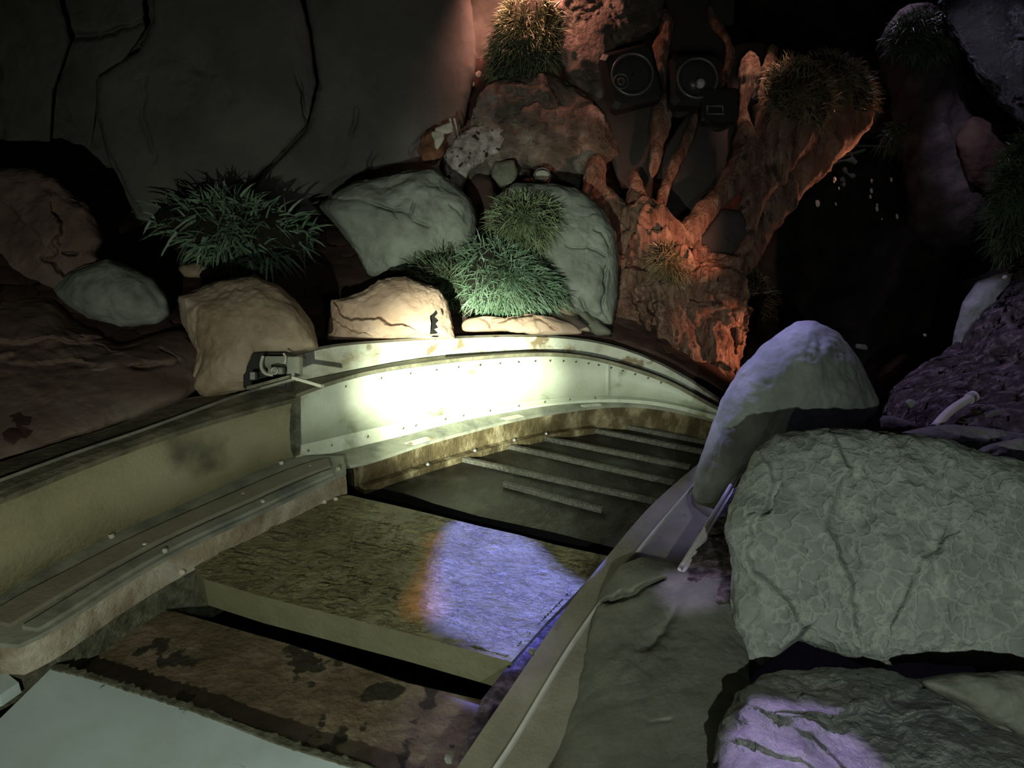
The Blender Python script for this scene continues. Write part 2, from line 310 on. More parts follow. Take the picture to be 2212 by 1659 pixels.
def sheet(name, x0, x1, y0, y1, pts, nx, ny, material, label=None, parent=None, amp=.05, sc=1.5, fine=.01, cracks=(), kind='structure', seed=0, top=None, bottom=None):
    """rock surface through depth control points (px, py, distance)"""
    X, Y = np.meshgrid(np.linspace(x0, x1, nx), np.linspace(0, 1, ny))
    if top is not None:
        ty = np.interp(X[0], [q[0] for q in top], [q[1] for q in top]); Y = ty[None] + (y1 - ty[None]) * Y
    elif bottom is not None:
        by = np.interp(X[0], [q[0] for q in bottom], [q[1] for q in bottom]); Y = y0 + (by[None] - y0) * Y
    else: Y = y0 + (y1 - y0) * Y
    T = rbf(pts, X, Y); W = D(X, Y, T); nz = amp * fbm(W * sc, 5, seed) + fine * fbm(W * 18, 3, seed + 5)
    wob = fbm(W * 6, 3, seed + 2) * 7; P2 = np.stack([X, Y], -1)
    for poly, wpx, dp in cracks: nz = nz + dp * np.exp(-np.clip(segdist(P2, poly) + wob, 0, 1e3) ** 2 / wpx ** 2)
    W = D(X, Y, T + nz); v = W.reshape(-1, 3)
    o = mesh(name, v, grid_faces(ny, nx), material, parent)
    sm = o.modifiers.new('thick', 'SOLIDIFY'); sm.thickness = .12; sm.offset = -1
    return tag(o, label, None, None, kind)
def box(name, c, ax, material, parent=None, bevel=.12):
    """bevelled box: centre c and three half-axis vectors"""
    c = np.asarray(c, float); a = [np.asarray(x, float) for x in ax]; L = [np.linalg.norm(x) for x in a]; b = min(L) * bevel
    prof = [(-1, -1), (1, -1), (1, 1), (-1, 1)]; secs = []
    for w_, ins in ((-1, 1), (-1 + b / L[2], 0), (1 - b / L[2], 0), (1, 1)):
        ring = []
        for sx, sy in prof:
            kx = b / L[0] * (1 if ins else 0); ky = b / L[1] * (1 if ins else 0)
            for ox, oy in (((b / L[0], 0), (0, b / L[1])) if sx * sy < 0 else ((0, b / L[1]), (b / L[0], 0))):
                ring.append(c + a[0] * sx * (1 - kx - ox) + a[1] * sy * (1 - ky - oy) + a[2] * w_)
        secs.append(ring)
    return sweep(name, secs, material, parent)
def tube(name, pts, r, material, parent=None, k=12, n=None):
    p = np.asarray(pts, float)
    if n: p = spline(p, n)
    tg = np.gradient(p, axis=0); tg /= np.linalg.norm(tg, axis=1, keepdims=True) + 1e-9
    u = np.cross(tg, [0.13, .2, 1.0]); u /= np.linalg.norm(u, axis=1, keepdims=True); v = np.cross(tg, u); a = np.linspace(0, 2 * np.pi, k, endpoint=False)
    rr = np.broadcast_to(np.asarray(r, float), (len(p),))
    W = p[:, None] + rr[:, None, None] * (np.cos(a)[None, :, None] * u[:, None] + np.sin(a)[None, :, None] * v[:, None])
    return sweep(name, W, material, parent, True)
def disc(name, c, nrm, r0, r1, depth, material, parent=None, k=36):
    """ring or disc facing nrm"""
    nrm = np.asarray(nrm, float); nrm /= np.linalg.norm(nrm); u = np.cross(nrm, [0, 0, 1.0]); u /= np.linalg.norm(u); v = np.cross(nrm, u)
    a = np.linspace(0, 2 * np.pi, k, endpoint=False); dr = np.cos(a)[:, None] * u + np.sin(a)[:, None] * v; c = np.asarray(c)
    if r0 > 0:
        S_ = np.stack([c + dr * r0, c + dr * (r0 + .25 * (r1 - r0)) + nrm * depth, c + dr * (r1 - .25 * (r1 - r0)) + nrm * depth, c + dr * r1, c + dr * r1 - nrm * depth, c + dr * r0 - nrm * depth], 1)
        return mesh(name, S_.reshape(-1, 3), np.concatenate([grid_faces(k, 6, True), np.array([[(k - 1) * 6 + j, (k - 1) * 6 + (j + 1) % 6, (j + 1) % 6, j] for j in range(6)])]), material, parent)
    rings = [c + dr * r1 * q + nrm * depth * math.sqrt(1 - q * q) for q in (.05, .35, .6, .8, .95, 1)] + [c + dr * r1 - nrm * depth]
    return sweep(name, rings, material, parent, True)
def blades(name, base, nrm, count, ln, wd, material, parent, lean=None, droop=.5, seed=0):
    """grass blades rooted at base points"""
    rg = np.random.default_rng(seed); idx = rg.integers(0, len(base), count); b = base[idx] + rg.normal(0, .006, (count, 3)); nr = nrm[idx]
    d = nr * .8 + rg.normal(0, .55, (count, 3)) + (np.asarray(lean) if lean is not None else 0); d /= np.linalg.norm(d, axis=1, keepdims=True)
    L_ = ln * rg.uniform(.45, 1.15, count); w_ = wd * rg.uniform(.6, 1.3, count)
    sd = np.cross(d, rg.normal(0, 1, (count, 3))); sd /= np.linalg.norm(sd, axis=1, keepdims=True)
    g = np.array([0, 0, -1.0]); P = []
    for s, ww in ((0, 1), (.4, .9), (.75, .6), (1, .08)):
        q = b + d * (L_ * s)[:, None] + g * (droop * L_ * s * s)[:, None]
        P += [q - sd * (w_ * ww)[:, None], q + sd * (w_ * ww)[:, None]]
    v = np.stack(P, 1).reshape(-1, 3); o8 = np.arange(count)[:, None, None] * 8
    f = (o8 + np.array([[0, 1, 3, 2], [2, 3, 5, 4], [4, 5, 7, 6]])[None]).reshape(-1, 4)
    o = mesh(name, v, f, material, parent, False); o['kind'] = 'stuff'; return o
def tuft(label, outline, t, th, gm, count, ln, wd, lean=(0, 0, .2), seed=0, name='grass_tuft', cat='grass', grad=(0, 0), droop=.5, group=None, mound='soil'):
    c = np.asarray(outline, float).mean(0); loc = D(c[0], np.max([q[1] for q in outline]), t)
    root = empty(name, loc, label, cat, group)
    m = lump('root_mat', outline, t, th, M[mound], parent=root, grad=grad, n=(60, 16), amp=.03, sc=6, seed=seed)
    me = m.data; v = np.zeros(len(me.vertices) * 3); me.vertices.foreach_get('co', v); v = v.reshape(-1, 3) + loc
    nv = np.zeros(len(me.vertices) * 3); me.vertices.foreach_get('normal', nv); nv = nv.reshape(-1, 3)
    cc = D(c[0], c[1], t); out = v - cc; out /= np.linalg.norm(out, axis=1, keepdims=True) + 1e-9
    keep = (out @ FW) < .35
    blades('blades', v[keep], out[keep], count, ln, wd, gm, root, lean, droop, seed); return root

# ================================================================== STRUCTURE
# deep ground and shell of the cave
def plane(name, pts, material, kind='structure', thick=.1, nx=40, amp=0.0, label=None):
    p = np.asarray(pts, float); a = np.linspace(0, 1, nx); U, Vv = np.meshgrid(a, a)
    W = (p[0] * ((1 - U) * (1 - Vv))[..., None] + p[1] * (U * (1 - Vv))[..., None] + p[2] * (U * Vv)[..., None] + p[3] * ((1 - U) * Vv)[..., None])
    if amp: n_ = np.cross(p[1] - p[0], p[3] - p[0]); n_ /= np.linalg.norm(n_); W = W + n_ * (amp * fbm(W * .9, 5, 3))[..., None]
    o = mesh(name, W.reshape(-1, 3), grid_faces(nx, nx), material); sm = o.modifiers.new('thick', 'SOLIDIFY'); sm.thickness = thick; sm.offset = 0
    return tag(o, label, None, None, kind)
plane('floor', [(-7, -3, -1.3), (8, -3, -1.3), (8, 12, -1.3), (-7, 12, -1.3)], M['pit'])
plane('ceiling', [(-7, -3, 5.2), (8, -3, 5.2), (8, 12, 4.6), (-7, 12, 4.6)], M['dark_rock'], amp=.25, nx=80)
plane('wall_back', [(-7, 10.5, -1.3), (8, 10.5, -1.3), (8, 10.5, 5), (-7, 10.5, 5)], M['dark_rock'], amp=.3, nx=90)
plane('wall_right', [(5.6, 1.2, -1.3), (5.6, 11, -1.3), (5.6, 11, 5), (5.6, 1.2, 5)], M['dark_rock'], amp=.3, nx=70)

# rock bank rising behind the trough, and the big left cave wall
bank = [(-150, 1040, 3.75), (0, 990, 3.75), (200, 935, 4.1), (395, 868, 4.45), (550, 820, 4.75), (700, 780, 4.95), (950, 760, 5.2), (1150, 750, 5.35), (1400, 800, 5.5), (1560, 900, 5.5),
        (0, 700, 4.5), (200, 650, 5.0), (0, 480, 5.2), (0, 340, 6.0), (300, 600, 5.5), (500, 650, 5.45), (700, 640, 5.7), (500, 440, 6.9), (700, 480, 6.5), (900, 600, 5.8), (1000, 460, 6.7), (1250, 640, 6.0), (1250, 450, 6.5), (1500, 700, 6.3), (1650, 600, 6.8), (1650, 900, 6.2), (300, 430, 6.9), (800, 350, 7.6), (500, 330, 7.6), (1500, 350, 7.2)]
sheet('rock_bank', -200, 1660, 330, 1010, bank, 260, 120, M['red_earth'], 'dark reddish rock bank rising behind the trough', amp=.07, sc=2.2, fine=.012, seed=4, bottom=[(-200, 1060), (0, 1004), (395, 868), (640, 790), (950, 745), (1150, 738), (1350, 766), (1500, 840), (1560, 885), (1660, 960)])
wl = [(-200, 500, 5.8), (-200, 0, 5.6), (-200, -300, 5.4), (200, 450, 6.4), (200, 0, 6.6), (300, -300, 6.4), (600, 480, 6.6), (600, 200, 6.9), (700, -300, 6.6), (1000, 450, 7.0), (1000, 0, 7.2), (1200, -300, 7.0), (1400, 400, 7.6), (1400, 0, 7.8)]
wall = sheet('wall_left', -260, 1420, -320, 560, wl, 200, 110, M['dark_rock'], None, amp=.10, sc=1.2, fine=.008, seed=8)
slabs = [([(-200, -250), (60, -260), (130, 20), (150, 90), (118, 200), (108, 340), (40, 346), (-200, 350)], 6.2, .22, (-.02, 0)),
         ([(60, -260), (420, -260), (312, 0), (318, 60), (270, 130), (205, 170), (200, 330), (120, 330), (125, 200), (140, 60)], 6.45, .2, (-.02, 0)),
         ([(320, -260), (600, -260), (640, -20), (660, 70), (675, 180), (655, 270), (590, 340), (500, 415), (420, 480), (300, 470), (235, 340), (205, 250), (210, 170), (300, 110), (330, 40)], 6.4, .28, (0, 0)),
         ([(620, -260), (1000, -260), (1010, 0), (1020, 150), (985, 300), (1000, 400), (940, 480), (700, 490), (620, 500), (510, 440), (600, 350), (665, 280), (690, 180), (672, 60)], 6.65, .25, (.04, 0))]
crk = [[], [([(140, 80), (250, 70), (315, 40)], 9, .05)],
       [([(300, 170), (300, 280), (330, 350)], 6, .03), ([(420, 140), (470, 160), (500, 210)], 18, .03), ([(620, 150), (640, 220), (650, 250)], 5, .05), ([(240, 340), (290, 430), (305, 450)], 5, .04)],
       [([(770, 230), (765, 290), (740, 350)], 6, .04), ([(810, 320), (795, 380), (755, 420)], 6, .05), ([(905, 280), (880, 320)], 6, .04)]]
for (o_, t_, th_, g_), c_ in zip(slabs, crk):
    s_ = lump('rock_slab', o_, t_, th_, M['wall_rock'], parent=wall, back=.25, grad=g_, n=(260, 70), p=7, amp=.07, sc=1.1, fine=.006, cracks=c_, seed=int(t_ * 100), round_=2)

# ================================================================== TROUGH (drained flume channel)
xs = np.linspace(640, 1552, 120)
c0 = atx([(640, 768), (720, 750), (800, 742), (950, 733), (1100, 728), (1250, 735), (1350, 757), (1430, 790), (1500, 830), (1560, 872)], xs)
c1 = atx([(640, 824), (740, 803), (850, 782), (950, 768), (1050, 761), (1150, 757), (1250, 765), (1350, 785), (1430, 812), (1500, 846), (1560, 880)], xs)
c2 = atx([(636, 858), (700, 834), (800, 806), (900, 790), (1000, 778), (1100, 770), (1180, 767), (1270, 774), (1360, 797), (1450, 830), (1510, 862), (1560, 890)], xs)
c3 = atx([(640, 963), (760, 935), (900, 905), (1000, 888), (1100, 872), (1180, 861), (1250, 856), (1350, 856), (1450, 868), (1560, 896)], xs)
c4 = atx([(640, 995), (760, 965), (900, 930), (1000, 905), (1100, 886), (1180, 873), (1250, 866), (1350, 863), (1450, 874), (1560, 902)], xs)
W4 = G(c4[:, 0], c4[:, 1], .14); W3 = V(c3[:, 0], c3[:, 1], W4, .05); W2 = V(c2[:, 0], c2[:, 1], W4, .07)
W1 = V(c1[:, 0], c1[:, 1], W4, .20); W0 = V(c0[:, 0], c0[:, 1], W4, .20)
def outward(w_):
    h = w_[:, :2] - np.array([.5, 2.3]); h /= np.linalg.norm(h, axis=1, keepdims=True); return np.c_[h, np.zeros(len(h))]
ow = outward(W4); dn = np.array([0, 0, -1.0])
fr = empty('trough_section', W4[60], 'pale green curved trough wall section under the bright flashlight spot', 'trough wall')
cut = 96
for a, b in ((0, 89), (88, 120)):
    s = slice(a, b); sweep('wall_panel', np.stack([W2[s], W3[s], W3[s] + ow[s] * .03, W2[s] + ow[s] * .03], 1), M['panel'], fr, True)
sweep('sill_strip', np.stack([W3 - ow * .006, W4, W4 + dn * .03, W4 + ow * .06 + dn * .03, W3 + ow * .02], 1), M['panel'], fr)
fl = np.stack([W2 - ow * .015, V(c2[:, 0], c2[:, 1] - 5, W4, .055), W1 + dn * .004, W1 + ow * .04 + dn * .01, W2 + ow * .03 + dn * .03], 1)
sweep('flange', fl, M['flange'], fr)
sweep('shade_strip', np.stack([W1 * .85 + W2 * .15 + [0, 0, .006], W1 * .25 + W2 * .75 + [0, 0, .006], W1 * .25 + W2 * .75, W1 * .85 + W2 * .15], 1)[42:], M['pit'], fr)  # black strip stands in for the dark shaded gap below the rail
sweep('hand_rail', np.stack([W0, W1, W1 + ow * .05, W0 + ow * .05], 1), M['rail'], fr)
def on_wall(px, f, A, B): i = np.interp(px, xs, np.arange(len(xs))); j = int(i); q = i - j; k = min(j + 1, len(xs) - 1); a = A[j] * (1 - q) + A[k] * q; b = B[j] * (1 - q) + B[k] * q; return a * (1 - f) + b * f, ow[j]
def bolt(p, nrm, r, parent, m):
    nrm = np.asarray(nrm, float); nrm = nrm / np.linalg.norm(nrm); u = np.cross(nrm, [0.3, .1, 1.0]); u /= np.linalg.norm(u); v = np.cross(nrm, u); k = 7
    a = np.linspace(0, 2 * np.pi, k, endpoint=False); dr = np.cos(a)[:, None] * u + np.sin(a)[:, None] * v
    return sweep('bolt', [p + dr * r - nrm * .01, p + dr * r + nrm * r * .35, p + dr * r * .55 + nrm * r * .75], m, parent, True)
for bx in (746, 823, 886, 942, 990, 1037, 1080, 1120, 1156, 1188, 1217, 1244, 1271, 1293, 1320, 1345, 1372, 1400, 1428):
    p, nn = on_wall(bx, .12, W2, W3); bolt(p, -nn, .009, fr, M['rail'])
for bx in (665, 715, 793, 870, 897, 961, 1000, 1058, 1120, 1176, 1230, 1285):
    p, nn = on_wall(bx, .5, W3, W4); bolt(p - nn * .004, -nn, .009, fr, M['rail'])
# bench + rusty face below the far section
ub = 90
p5 = spline([(738, 1008), (780, 1000), (900, 962), (1000, 934), (1100, 908), (1250, 882), (1350, 874), (1450, 884), (1550, 908)], ub)
p4 = spline([(640, 995), (760, 965), (900, 930), (1000, 905), (1100, 886), (1180, 873), (1250, 866), (1350, 863), (1450, 874), (1560, 902)], ub)
B4 = G(p4[:, 0], p4[:, 1], .135); B5 = G(p5[:, 0], p5[:, 1], .11); bo = outward(B4)
be = empty('bench_ledge', B5[40], 'grey bench ledge with rusty scaled face below the bright trough wall', 'ledge')
sweep('bench_top', np.stack([B4 + bo * .03, B5, B5 + dn * .02, B4 + bo * .03 + dn * .03], 1), M['bench'], be)
p6 = spline([(778, 1002), (900, 964), (1000, 936), (1100, 910), (1250, 884), (1350, 876), (1450, 887), (1550, 910)], ub)
F5 = G(p6[:, 0], p6[:, 1], .09); fo = outward(F5); F6 = F5.copy(); F6[:, 2] = -.11
F5b = F5 + fo * .03; F6b = F6 + fo * .03; jit = fbm(F6b * 9, 3, 2)[:, None] * .006
sweep('scaled_face', np.stack([F5b, (F5b + F6b) / 2 + fo * jit, F6b, F6b + fo * .15, F5b + fo * .15], 1), M['rust_face'], be)
sl = F6b.copy(); sl[:, 2] = -.055
sweep('lower_lip', np.stack([sl - fo * .05 + fo * jit, sl + fo * .02, sl + fo * .02 + dn * .05, sl - fo * .045 + dn * .05], 1)[:60], M['rust_face'], be)
for px in (925, 1028, 1110, 1180):   # anchor bolts
    i = int(np.argmin(np.abs(p6[:, 0] - px))); bolt(sl[i] - fo[i] * .03 + np.array([0, 0, .002]), (0, 0, 1), .014, be, M['metal'])
for k_, (a, b, m_) in enumerate(((18, 24, 'rail'), (40, 45, 'rail'), (58, 63, 'rail'))):
    mid = B4 * .35 + B5 * .65; m2 = B4 * .05 + B5 * .95
    sweep('pale_patch', np.stack([mid[a:b] + [0, 0, .004], m2[a:b] + [0, 0, .004], m2[a:b] - [0, 0, .004], mid[a:b] - [0, 0, .004]], 1), M[m_], be)
# left, nearer trough section
n = 110
L0 = spline([(-160, 1045), (0, 998), (140, 953), (284, 905), (395, 862), (530, 845), (640, 815)], n)
L1 = spline([(-160, 1100), (0, 1045), (140, 993), (291, 941), (401, 901), (549, 848), (645, 822)], n)
L2 = spline([(-160, 1135), (0, 1075), (150, 1014), (335, 946), (500, 894), (640, 858)], n)
L3 = spline([(-160, 1375), (0, 1286), (140, 1208), (274, 1141), (392, 1090), (497, 1043), (580, 1008), (640, 985)], n)
K3 = G(L3[:, 0], L3[:, 1], .16); lo = outward(K3); K2 = V(L2[:, 0], L2[:, 1], K3, .05)
K1 = G(L1[:, 0], L1[:, 1], K2[:, 2] + .0); K0 = G(L0[:, 0], L0[:, 1], K2[:, 2] - .01)
fs = empty('trough_section', K3[50], 'olive stained trough wall section curving into the left foreground', 'trough wall')
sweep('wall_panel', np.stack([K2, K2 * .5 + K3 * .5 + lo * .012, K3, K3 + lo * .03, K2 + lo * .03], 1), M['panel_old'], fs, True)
sweep('flange', np.stack([K2 - lo * .01, K1 * .3 + K2 * .7 + [0, 0, .012], K1 + [0, 0, .012], K0 * .9 + K1 * .1, K0, K0 + dn * .03, K2 + dn * .03], 1), M['flange'], fs)
sweep('flange_bead', np.stack([K1 - lo * .012 + [0, 0, .012], K1 + [0, 0, .022], K1 + lo * .012 + [0, 0, .012]], 1), M['bench'], fs)
js = np.linspace(0, 1, 14); jt = K2[-1] * (1 - js[:, None]) + K3[-1] * js[:, None]; so = np.array([.03, .02, 0])
sweep('joint_strip', np.stack([jt - so - lo[-1] * .004, jt + so * .6 - lo[-1] * .004, jt + so * .6 + lo[-1] * .02, jt - so + lo[-1] * .02], 1), M['mud_edge'], fs)
for px, py in ((384, 1084), (503, 1035), (607, 998), (240, 1156)):
    bolt(G(px, py, .165), (0, -.3, 1), .014, fs, M['rail'])
# left bench with guide strips
q4 = spline([(-120, 1380), (0, 1300), (117, 1240), (235, 1180), (352, 1126), (509, 1058), (627, 1010), (690, 992), (742, 985)], n)
q5 = spline([(40, 1392), (95, 1366), (200, 1300), (372, 1196), (460, 1152), (548, 1112), (640, 1068), (700, 1040), (748, 1018)], n)
A4 = G(q4[:, 0], q4[:, 1], .15); A5 = G(q5[:, 0], q5[:, 1], .13); ao = outward(A5)
lb = empty('bench_ledge', A5[50], 'near bench ledge with two guide strips and lime-scaled face at left', 'ledge')
sweep('bench_top', np.stack([K3 + lo * .04 + [0, 0, -.005], A4, A5, A5 + dn * .02, A4 + dn * .03, K3 + lo * .04 + dn * .04], 1), M['bench'], lb)
def band(f0, f1): return A4 * (1 - f0) + A5 * f0, A4 * (1 - f1) + A5 * f1
for f0, f1 in ((.16, .56), (.72, .93)):
    a, b = band(f0, f1); a = a[8:106]; b = b[8:106]
    sweep('guide_strip', np.stack([a, a + [0, 0, .018], b + [0, 0, .018], b], 1), M['bench'] if f0 > .5 else M['curb'], lb)
q6 = A5.copy(); q6[:, 2] = -.02; j2 = fbm(q6 * 8, 3, 5)[:, None] * .008
q7 = q6.copy(); q7[:, 2] = -.34
A5n = A5 + ao * .012
sweep('scaled_face', np.stack([A5n, (A5n + q6) / 2 + ao * j2, q6 + ao * .012, q6 + ao * .2, A5n + ao * .2 - [0, 0, .01]], 1), M['scale_face'], lb)
sweep('footing', np.stack([q6 + ao * .03, q7 + ao * .03, q7 + ao * .25, q6 + ao * .25], 1)[:], M['mud_edge'], lb)
for px, py in ((313, 1176), (356, 1188), (525, 1068), (568, 1082), (670, 1008), (730, 1012)):
    bolt(G(px, py, .155), (0, 0, 1), .012, lb, M['rail'])
for px, py, s_, lb_ in ((612, 1114, .016, 'largest pale chip in the middle of the bench foot'), (700, 1084, .012, 'pale chip on the slab, second from the bench end'), (725, 1078, .010, 'pale chip on the slab nearest the bench end'), (600, 1120, .012, 'pale chip touching the left side of the largest foot chip'), (648, 1102, .008, 'tiny pale chip halfway between largest chip and bench end'), (392, 1236, .016, 'lone pale chip stuck low on the bench face at left')):
    c = G(px, py, .005); lump('stone_chip', [(px - 12 * s_ * 60, py), (px, py - 8 * s_ * 60), (px + 12 * s_ * 60, py), (px, py + 8 * s_ * 60)], float(np.dot(c - CAM, FW)), s_ * .8, M['bone'], lb_, 'stone', n=(16, 5), group='pale chips along the bench foot', amp=.002, fine=.001)

# ---------------------------------------------------------------- floors
def prism(name, px, z, drop, material, label=None, cat=None, side=None, parent=None, sub=0, kind=None):
    """flat plate from pixel outline at height z, with thickness drop"""
    p = np.asarray(px, float); top = G(p[:, 0], p[:, 1], z); bot = top + [0, 0, -drop]; k = len(p)
    v = np.vstack([top, bot]); f = [list(range(k))[::-1], [k + i for i in range(k)]] + [[i, (i + 1) % k, k + (i + 1) % k, k + i] for i in range(k)]
    o = mesh(name, v, f, material, parent, False); 
    if side: o.data.materials.append(side); [setattr(q, 'material_index', 1) for q in o.data.polygons if abs(q.normal.z) < .5]
    return tag(o, label, cat, None, kind)
prism('floor_slab', [(440, 1250), (560, 1287), (700, 1322), (880, 1368), (1105, 1430), (1180, 1345), (1262, 1262), (1318, 1202), (1196, 1176), (1119, 1155), (1034, 1136), (946, 1114), (850, 1091), (752, 1069), (735, 1072), (640, 1108), (510, 1168), (420, 1225)], 0, .15,
      M['slab'], 'raised olive mud-caked floor slab with violet light patch', 'floor slab', M['slab_side'])
def crust(name, poly, z, cell, amp, material, parent, sc=14, st=(1, 1)):
    P = G(*np.array(poly, float).T, z); x0, y0 = P[:, :2].min(0); x1, y1 = P[:, :2].max(0); c = P.mean(0)
    th_ = math.radians(-21); X, Y = np.meshgrid(np.arange(x0, x1, cell), np.arange(y0, y1, cell)); ins = np.zeros(X.shape, bool); Q = c + (P - c) * .985
    for a, b in zip(Q, np.roll(Q, -1, 0)): ins ^= ((a[1] > Y) != (b[1] > Y)) & (X < (b[0] - a[0]) * (Y - a[1]) / (b[1] - a[1] + 1e-12) + a[0])
    u = X * math.cos(th_) + Y * math.sin(th_); v = -X * math.sin(th_) + Y * math.cos(th_)
    p = np.stack([u * sc * st[0], v * sc * st[1], 0 * u], -1); n_ = fbm(p, 5, 3, True); n_ = n_ + .6 * noise(p * .3, 8)
    h = np.clip(n_ + .15, 0, 1.1) * amp; h = np.where(n_ > .55, amp * .9 - (n_ - .55) * amp * 1.2, h)
    nid = -np.ones(X.shape, int); nid[ins] = np.arange(ins.sum()); V_ = np.stack([X, Y, z - amp * .25 + h], -1)[ins]
    q = np.stack([nid[:-1, :-1], nid[:-1, 1:], nid[1:, 1:], nid[1:, :-1]], -1).reshape(-1, 4); q = q[(q >= 0).all(1)]
    o = mesh(name, V_, q, material, parent); o['kind'] = 'stuff'; return o
slab_ = bpy.data.objects['floor_slab']
crust('mud_crust', [(446, 1250), (560, 1283), (700, 1318), (880, 1362), (1103, 1424), (1180, 1343), (1258, 1262), (1311, 1204), (1194, 1178), (1119, 1158), (1034, 1139), (946, 1117), (850, 1094), (752, 1073), (738, 1075), (640, 1110), (510, 1170), (424, 1225)], .002, .0065, .016, M['slab'], slab_, 10, (.7, 1.5))
prism('lower_floor', [(119, 1421), (350, 1313), (620, 1390), (880, 1475), (1040, 1512), (1120, 1475), (1120, 1900), (500, 1900), (60, 1500)], -.15, .12,
      M['brown_floor'], None, None, M['pit'], kind='structure')
prism('back_floor', [(770, 1030), (800, 985), (900, 955), (1150, 925), (1400, 885), (1600, 890), (1640, 960), (1430, 1200), (1345, 1188), (1196, 1150), (1034, 1115), (938, 1088), (854, 1058), (777, 1036)], -.10, .20, M['back_floor'], None, None, M['pit'], kind='structure')
# thin gravelly strip beside the slab, against the kerb
prism('side_gutter', [(1105, 1428), (1190, 1343), (1262, 1275), (1300, 1290), (1160, 1480), (1045, 1640), (990, 1640), (1040, 1512)], -.02, .10, M['dirt'], None, None, kind='structure')
def batten(px0, py0, px1, py1, wpx, z, label):
    s = spline([(px0, py0), ((px0 + px1) / 2, (py0 + py1) / 2), (px1, py1)], 24); a = G(s[:, 0], s[:, 1], z)
    d = a[-1] - a[0]; d /= np.linalg.norm(d); n_ = np.cross(d, [0, 0, 1]); wd = wpx; h = np.array([0, 0, .03])
    a = a + (RNG.normal(0, .0012, (24, 1)) * n_)
    o = sweep('batten', np.stack([a - n_ * wd, a - n_ * wd * .9 + h, a + n_ * wd * .9 + h, a + n_ * wd], 1), M['grit'])
    return tag(o, label, 'batten', 'grip battens across the dark floor')
for a in ((980, 992, 1430, 1092, 'longest grey batten, the nearest full-width one across the dark floor'),
          (1073, 963, 1458, 1048, 'second full-width grey batten across the dark floor'),
          (1142, 944, 1490, 1014, 'third full-width grey batten, middle of the dark floor'),
          (1236, 924, 1516, 980, 'fourth grey batten from the slab, toward the bend'),
          (1292, 914, 1530, 960, 'farthest thin grey batten beside the bend'),
          (1088, 1050, 1300, 1107, 'short grey batten alone between slab and full-width battens')):
    batten(*a[:4], .013, -.099, a[4])
# foreground plate
fp = prism('deck_plate', [(112, 1442), (300, 1500), (430, 1540), (560, 1590), (690, 1632), (800, 1668), (1000, 1790), (1060, 2100), (-300, 2100), (-300, 1760), (0, 1552)], -.05, .06,
      M['plate'], 'pale turquoise deck plate with ragged algae edge in near left corner', 'plate')
e = spline([(112, 1442), (200, 1464), (300, 1496), (430, 1538), (560, 1588), (690, 1632), (800, 1668), (1000, 1790)], 160)
ew = G(e[:, 0], e[:, 1], -.046); en = np.cross(np.gradient(ew, axis=0), [0, 0, 1]); en /= np.linalg.norm(en, axis=1, keepdims=True)
ja = (np.abs(fbm(ew * 30, 4, 3)) * .018 + .008)[:, None]
sweep('algae_edge', np.stack([ew + en * .012 - [0, 0, .03], ew + en * ja * .5 + [0, 0, .004], ew - en * ja * 1.6 + [0, 0, .001], ew - en * ja - [0, 0, .03]], 1), M['mud_edge'], fp)
prism('corner_plate', [(-60, 1440), (12, 1452), (40, 1474), (0, 1502), (-80, 1540)], -.02, .05, M['plate'], 'small turquoise plate corner at the left picture edge', 'plate')
lump('debris_heap', [(-60, 1380), (40, 1372), (118, 1420), (112, 1450), (60, 1478), (-60, 1560)], 3.35, .06, M['mud_edge'], 'black clotted debris in the gap left of the deck plate', 'debris', amp=.05, sc=6, back=.15)

# near kerb: inner face, cap, ridge, outer flange
k_in = spline([(905, 1720), (953, 1659), (1080, 1503), (1180, 1372), (1243, 1290), (1330, 1186), (1440, 1060), (1530, 975)], 60)
k_c = spline([(940, 1740), (993, 1659), (1100, 1500), (1246, 1290), (1331, 1184), (1400, 1103), (1500, 1012), (1560, 960)], 60)
k_r = spline([(1010, 1740), (1071, 1659), (1160, 1515), (1239, 1386), (1310, 1285), (1372, 1200), (1494, 1055), (1560, 980)], 60)
k_o = spline([(1110, 1740), (1180, 1659), (1270, 1500), (1340, 1385), (1410, 1290), (1475, 1215), (1580, 1060), (1640, 980)], 60)
KC = G(k_c[:, 0], k_c[:, 1], .12); KR = G(k_r[:, 0], k_r[:, 1], .125); KO = G(k_o[:, 0], k_o[:, 1], .14)
inn = KC - KR; inn[:, 2] = 0; inn /= np.linalg.norm(inn, axis=1, keepdims=True); KI = KC.copy(); KI[:, 2] = -.3; KI += inn * .02
kb = empty('kerb', KC[20], 'olive grey steel kerb running along the near side of the channel', 'kerb')
sweep('inner_face', np.stack([KC, KI, KI - inn * .04, KC - inn * .04], 1), M['curb'], kb)
sweep('cap', np.stack([KC + inn * .006 + [0, 0, .006], KR + [0, 0, .006], KR + dn * .03, KC + dn * .03], 1), M['curb'], kb)
sweep('ridge', np.stack([KR + inn * .008 + [0, 0, .004], KR + [0, 0, .02], KR - inn * .010 + [0, 0, .016], KR - inn * .012 - [0, 0, .01]], 1), M['curb_pale'], kb)
sweep('outer_flange', np.stack([KR - inn * .004, KO, KO + dn * .04, KR + dn * .04 - inn * .004], 1), M['curb'], kb)
bolt(V(np.array(985.), np.array(1639.), KI[3]) + inn[3] * .02, inn[3], .018, kb, M['metal'])
bolt(V(np.array(1160.), np.array(1411.), KI[18]) + inn[18] * .02, inn[18], .012, kb, M['metal'])
